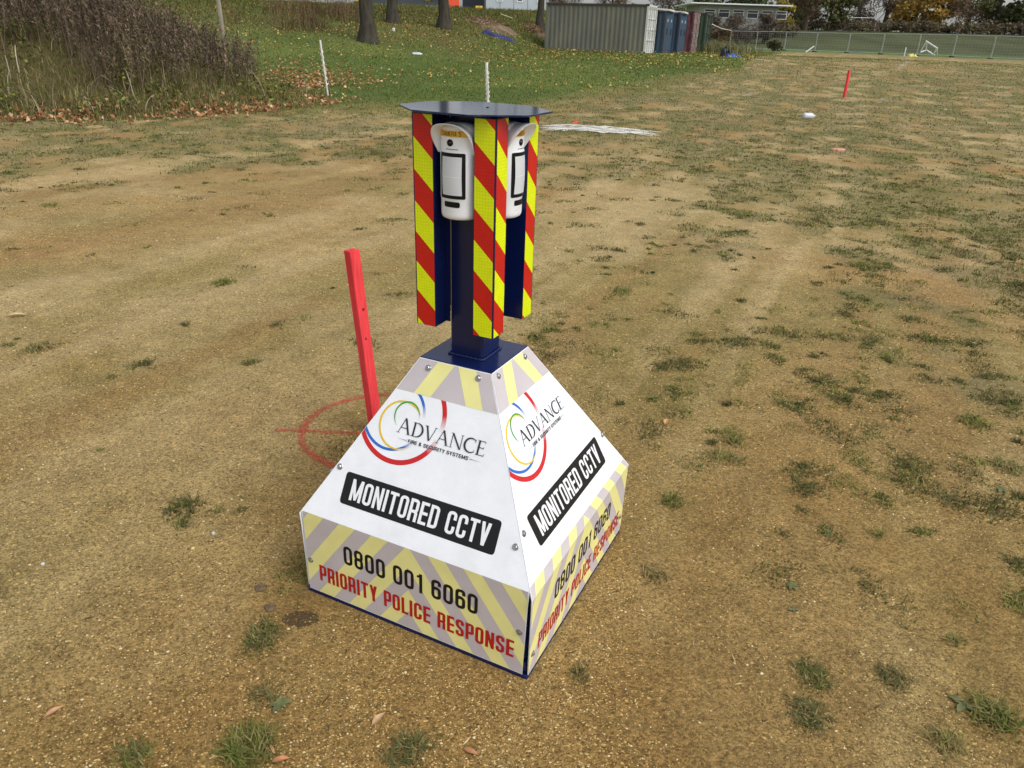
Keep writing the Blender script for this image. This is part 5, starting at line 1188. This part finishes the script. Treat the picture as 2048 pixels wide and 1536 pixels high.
# ================================================================== BUILDINGS BEHIND
M_CLAD = mat('pale_grey_cladding', lin(190, 198, 204), .5, var=.05, vscale=.6); M_FRAME = mat('white_window_frame', lin(236, 238, 240), .4); M_PANE = mat('dark_pane', lin(30, 36, 44), .08, spec=.6)
M_DARKCLAD = mat('dark_cladding', lin(70, 76, 84), .6, var=.1, vscale=.5); M_ROOFG = mat('grey_roof', lin(150, 152, 154), .7); M_RENDER = mat('white_render', lin(158, 160, 154), .8, var=.05, vscale=.4)
def wall_building(name, px0, px1, pyb, Y, h, depth, wins, m_wall, label, roof_over=.25, groove=0, zbase=None, roofm=None):
    a, c_ = at_y(px0, pyb, Y), at_y(px1, pyb, Y); x0, L = a[0], c_[0] - a[0]; z = (a[2] + c_[2]) / 2 if zbase is None else zbase
    root = empty(name, (x0, Y, z)); b = MB(); b.box(0, L, 0, depth, -1.2, h); wl_ = b.build('wall', m_wall, root)
    b = MB(); b.box(-roof_over, L + roof_over, -roof_over, depth + roof_over, h + .002, h + .22); b.build('roof', roofm or M_ROOFG, root)
    if groove:
        for i in range(1, int(L / groove)): b = MB(); b.box(i * groove - .03, i * groove + .03, -.02, .01, -.1, h - .05); b.build('cladding_joint', M_ROOFG, wl_)
    for wx, wz, ww, wh in wins:
        b = MB(); f = .09
        b.box(wx, wx + ww, -.05, .0, wz, wz + f); b.box(wx, wx + ww, -.05, .0, wz + wh - f, wz + wh); b.box(wx, wx + f, -.048, .0, wz + f, wz + wh - f); b.box(wx + ww - f, wx + ww, -.048, .0, wz + f, wz + wh - f); b.box(wx + f, wx + ww - f, -.045, 0, wz + wh * .62, wz + wh * .62 + f)
        w = b.build('window', M_FRAME, root); b = MB(); b.box(wx + f, wx + ww - f, -.02, -.002, wz + f, wz + wh - f); b.build('pane', M_PANE, w)
    return tag(root, label, 'building')
wall_building('portable_cabin', 972, 1083, 22, 72, 5.4, 5, [(.9 + 1.75 * i, .7, .55, 1.35) for i in range(3)] + [(.9 + 1.75 * i, 3.2, .55, 1.35) for i in range(3)], M_CLAD, 'pale grey clad cabin with white-framed windows on top of the bank', groove=1.2)
wall_building('site_office', 735, 880, 9, 76, 2.9, 4, [(.5, .5, 1.3, 1.2), (2.2, .5, 1.0, 1.2)], M_DARKCLAD, 'long dark site office on the crest between the tree trunks', groove=2.4)
wall_building('low_shed', -90, 84, 7, 62, 2.6, 6, [(1.0, .8, 1.0, .9), (4.0, .8, 1.0, .9)], M_CLAD, 'pale low shed glimpsed above the weeds at top left')
wall_building('dark_cabin', 925, 968, 18, 78, 3.2, 4, [(.5, 1.0, .8, 1.0)], M_DARKCLAD, 'narrow dark cabin left of the pale grey cabin')
wall_building('school_building', 1396, 1552, 46, 168, 3.2, 14, [(1.0 + 2.9 * i, .9, 2.2, 1.5) for i in range(6)], M_RENDER, 'long white building with flat overhanging roof behind bare trees', roof_over=2.2, roofm=M_FRAME)
def site_box(name, px, py, Y, w, h, m, label, cat):
    a = at_y(px, py, Y); root = empty(name, (a[0], a[1], a[2] - .05)); b = MB(); V = [(-w / 2, -.2, 0), (w / 2, -.2, 0), (w / 2, .2, 0), (-w / 2, .2, 0), (-w / 2, -.08, h), (w / 2, -.08, h), (w / 2, .08, h), (-w / 2, .08, h)]
    b.add(V, [(0, 3, 2, 1), (4, 5, 6, 7), (0, 1, 5, 4), (1, 2, 6, 5), (2, 3, 7, 6), (3, 0, 4, 7)]); b.build('barrier_body', m, root, bevel=.04)
    for sx in (-1, 1): b = MB(); b.box(sx * w * .3 - .12, sx * w * .3 + .12, -.3, .3, -.02, .12); b.build('barrier_foot', M_FOOT, root)
    tag(root, label, cat)
M_ORANGE = mat('orange_barrier', lin(228, 84, 40), .5); M_YB = mat('yellow_barrier', lin(226, 182, 50), .5)
site_box('site_barrier', 906, 13, 64, 1.0, .62, M_ORANGE, 'orange plastic barrier on the crest right of the leafy trunk', 'barrier')
site_box('site_barrier', 958, 19, 64, .55, .3, M_YB, 'small yellow barrier on the crest near the pale cabin', 'barrier')
site_box('site_barrier', 717, 5, 64, .5, .4, M_YB, 'yellow barrier on the crest left of the first trunk', 'barrier')
# white kerb rail along the crest
a, c_ = at_y(560, 2, 63), at_y(900, 14, 63); b = MB(); b.tube([a, tuple(Vector(a).lerp(Vector(c_), .5)), c_], .05, 6)
for t in np.linspace(0, 1, 9): p = Vector(a).lerp(Vector(c_), float(t)); b.tube([tuple(p), (p.x, p.y, p.z - .8)], .04, 5)
tag(b.build('crest_railing', M_GALV), 'pale low railing along the top of the bank', 'railing')

# ================================================================== FAR TREES AND HEDGE
PAL = {'bare': [lin(104, 92, 84), lin(120, 106, 94), lin(86, 78, 68)], 'brown': [lin(112, 92, 74), lin(96, 84, 66), lin(128, 108, 80)], 'olive': [lin(104, 104, 66), lin(120, 116, 74), lin(84, 88, 56)],
       'gold': [lin(176, 140, 64), lin(154, 128, 62), lin(194, 160, 80), lin(132, 112, 60)], 'yellow': [lin(186, 162, 66), lin(166, 146, 60), lin(138, 130, 60)], 'green': [lin(88, 98, 62), lin(104, 110, 70), lin(74, 84, 54)]}
M_FTRUNK = mat('far_trunk', lin(78, 68, 60), .95)
def far_tree(px, pyb, D, wpx, hpx, kind, label, seed, n=1500):
    a = at_y(px, pyb, 10); k = D / math.hypot(a[0], a[1]); x, y = a[0] * k, a[1] * k; z = H(x, y); root = empty('far_tree', (x, y, z)); rnd = random.Random(seed)
    s = D * 5.53e-4; w, h = wpx * s * 1.12, hpx * s; b = MB(); b.tube([(0, 0, -.3), (rnd.uniform(-.2, .2), 0, h * .35), (rnd.uniform(-.4, .4), 0, h * .8)], [.05 * w + .12, .035 * w + .08, .02], 8); b.build('trunk', M_FTRUNK, root); cl = []
    for i in range(11):
        u = rnd.uniform(-1, 1); t = rnd.uniform(.22, .96); ww = math.sin(min(1, t * .85 + .1) * PI) ** .6; cx = u * w / 2 * ww * .8; cy = rnd.uniform(-.5, .5) * w * ww * .7; cz = h * t; r = w * rnd.uniform(.13, .26)
        cl.append((cx, cy, cz, r)); b = MB(); b.tube([(0, 0, h * .25 + h * .3 * rnd.random()), (cx * .5, cy * .5, cz * .85), (cx, cy, cz)], [.10, .07, .03], 5); b.build('limb', M_FTRUNK, root)
    bare = kind in ('bare', 'brown')
    crown_cloud(cl, n, s * (11 if bare else 6.5), np.array(PAL[kind]), root, 'crown', M_TWIG if bare else M_LEAF, .10 if bare else .7)
    tag(root, label, 'tree', 'trees on the far side of the field')
for i, (px, pyb, D, w, h, kind, label) in enumerate([
  (1418, 44, 158, 70, 50, 'bare', 'bare grey tree in front of the white building, left one'), (1478, 46, 156, 70, 50, 'bare', 'bare grey tree in front of the white building, right one'),
  (1532, 48, 160, 60, 52, 'bare', 'bare grey tree before the right end of the white building'), (1450, 45, 150, 50, 30, 'brown', 'low brown shrub tree before the middle of the white building'),
  (1564, 56, 196, 44, 52, 'yellow', 'small bright yellow tree at the right end of the white building'), (1610, 58, 205, 80, 88, 'brown', 'dark brown tree right of the small yellow tree'),
  (1662, 62, 210, 92, 100, 'olive', 'olive-brown tree left of the far goal'), (1712, 62, 226, 96, 104, 'bare', 'tall bare tree directly behind the far goal'), (1766, 64, 222, 90, 92, 'brown', 'brown bare tree right of the far goal'),
  (1822, 66, 218, 104, 80, 'gold', 'broad golden tree left of the gap of sky'), (1874, 66, 226, 80, 84, 'gold', 'olive-gold tree just left of the gap of sky'), (1930, 68, 222, 96, 66, 'brown', 'low brown tree right of the gap of sky'),
  (1985, 70, 220, 84, 92, 'olive', 'olive green tree near the top right corner'), (2045, 72, 218, 96, 104, 'green', 'dull green tree at the top right corner'),
  (1120, 30, 120, 90, 110, 'bare', 'bare tree behind the left half of the olive container'), (1225, 30, 124, 100, 110, 'brown', 'brown bare tree behind the right half of the olive container'), (1330, 34, 128, 90, 100, 'bare', 'bare tree behind the blue storage units'),
  (1390, 30, 240, 100, 70, 'olive', 'dull green tree behind the white building, left end'), (1500, 30, 244, 120, 70, 'green', 'dull green tree behind the white building, middle'), (1600, 40, 250, 110, 90, 'olive', 'olive tree far behind the small yellow tree')]): far_tree(px, pyb, D, w, h, kind, label, 50 + i, 2600)
cl = []
for i in range(150):
    px = 1400 + i * 4.6; a = at_y(px, 60, 10); D = random.uniform(206, 214) if px > 1590 else random.uniform(176, 184); k = D / math.hypot(a[0], a[1]); x, y = a[0] * k, a[1] * k; cl.append((x, y, H(x, y) + random.uniform(.3, 1.6), random.uniform(1.0, 2.2)))
h_ = crown_cloud(cl, 9000, .75, np.array(PAL['bare'] + PAL['brown'] + PAL['olive']), None, 'hedge', M_LEAF); tag(h_, 'dark brown hedge and undergrowth below the far trees', 'hedge', kind='stuff')
a = at_y(1548, 95, 84); root = empty('round_bush', (a[0], a[1], H(a[0], a[1]))); b = MB()
for k in range(7): an = k * .9; b.tube([(0, 0, -.1), (math.cos(an) * .7, math.sin(an) * .5, .7)], [.04, .015], 5)
b.build('stem', M_FTRUNK, root); crown_cloud([(random.uniform(-.6, .6), random.uniform(-.4, .4), random.uniform(.3, .8), .5) for _ in range(9)], 900, .22, np.array([lin(66, 68, 44), lin(82, 82, 52), lin(54, 54, 40)]), root); tag(root, 'dark rounded bush at the foot of the mesh fence', 'bush')
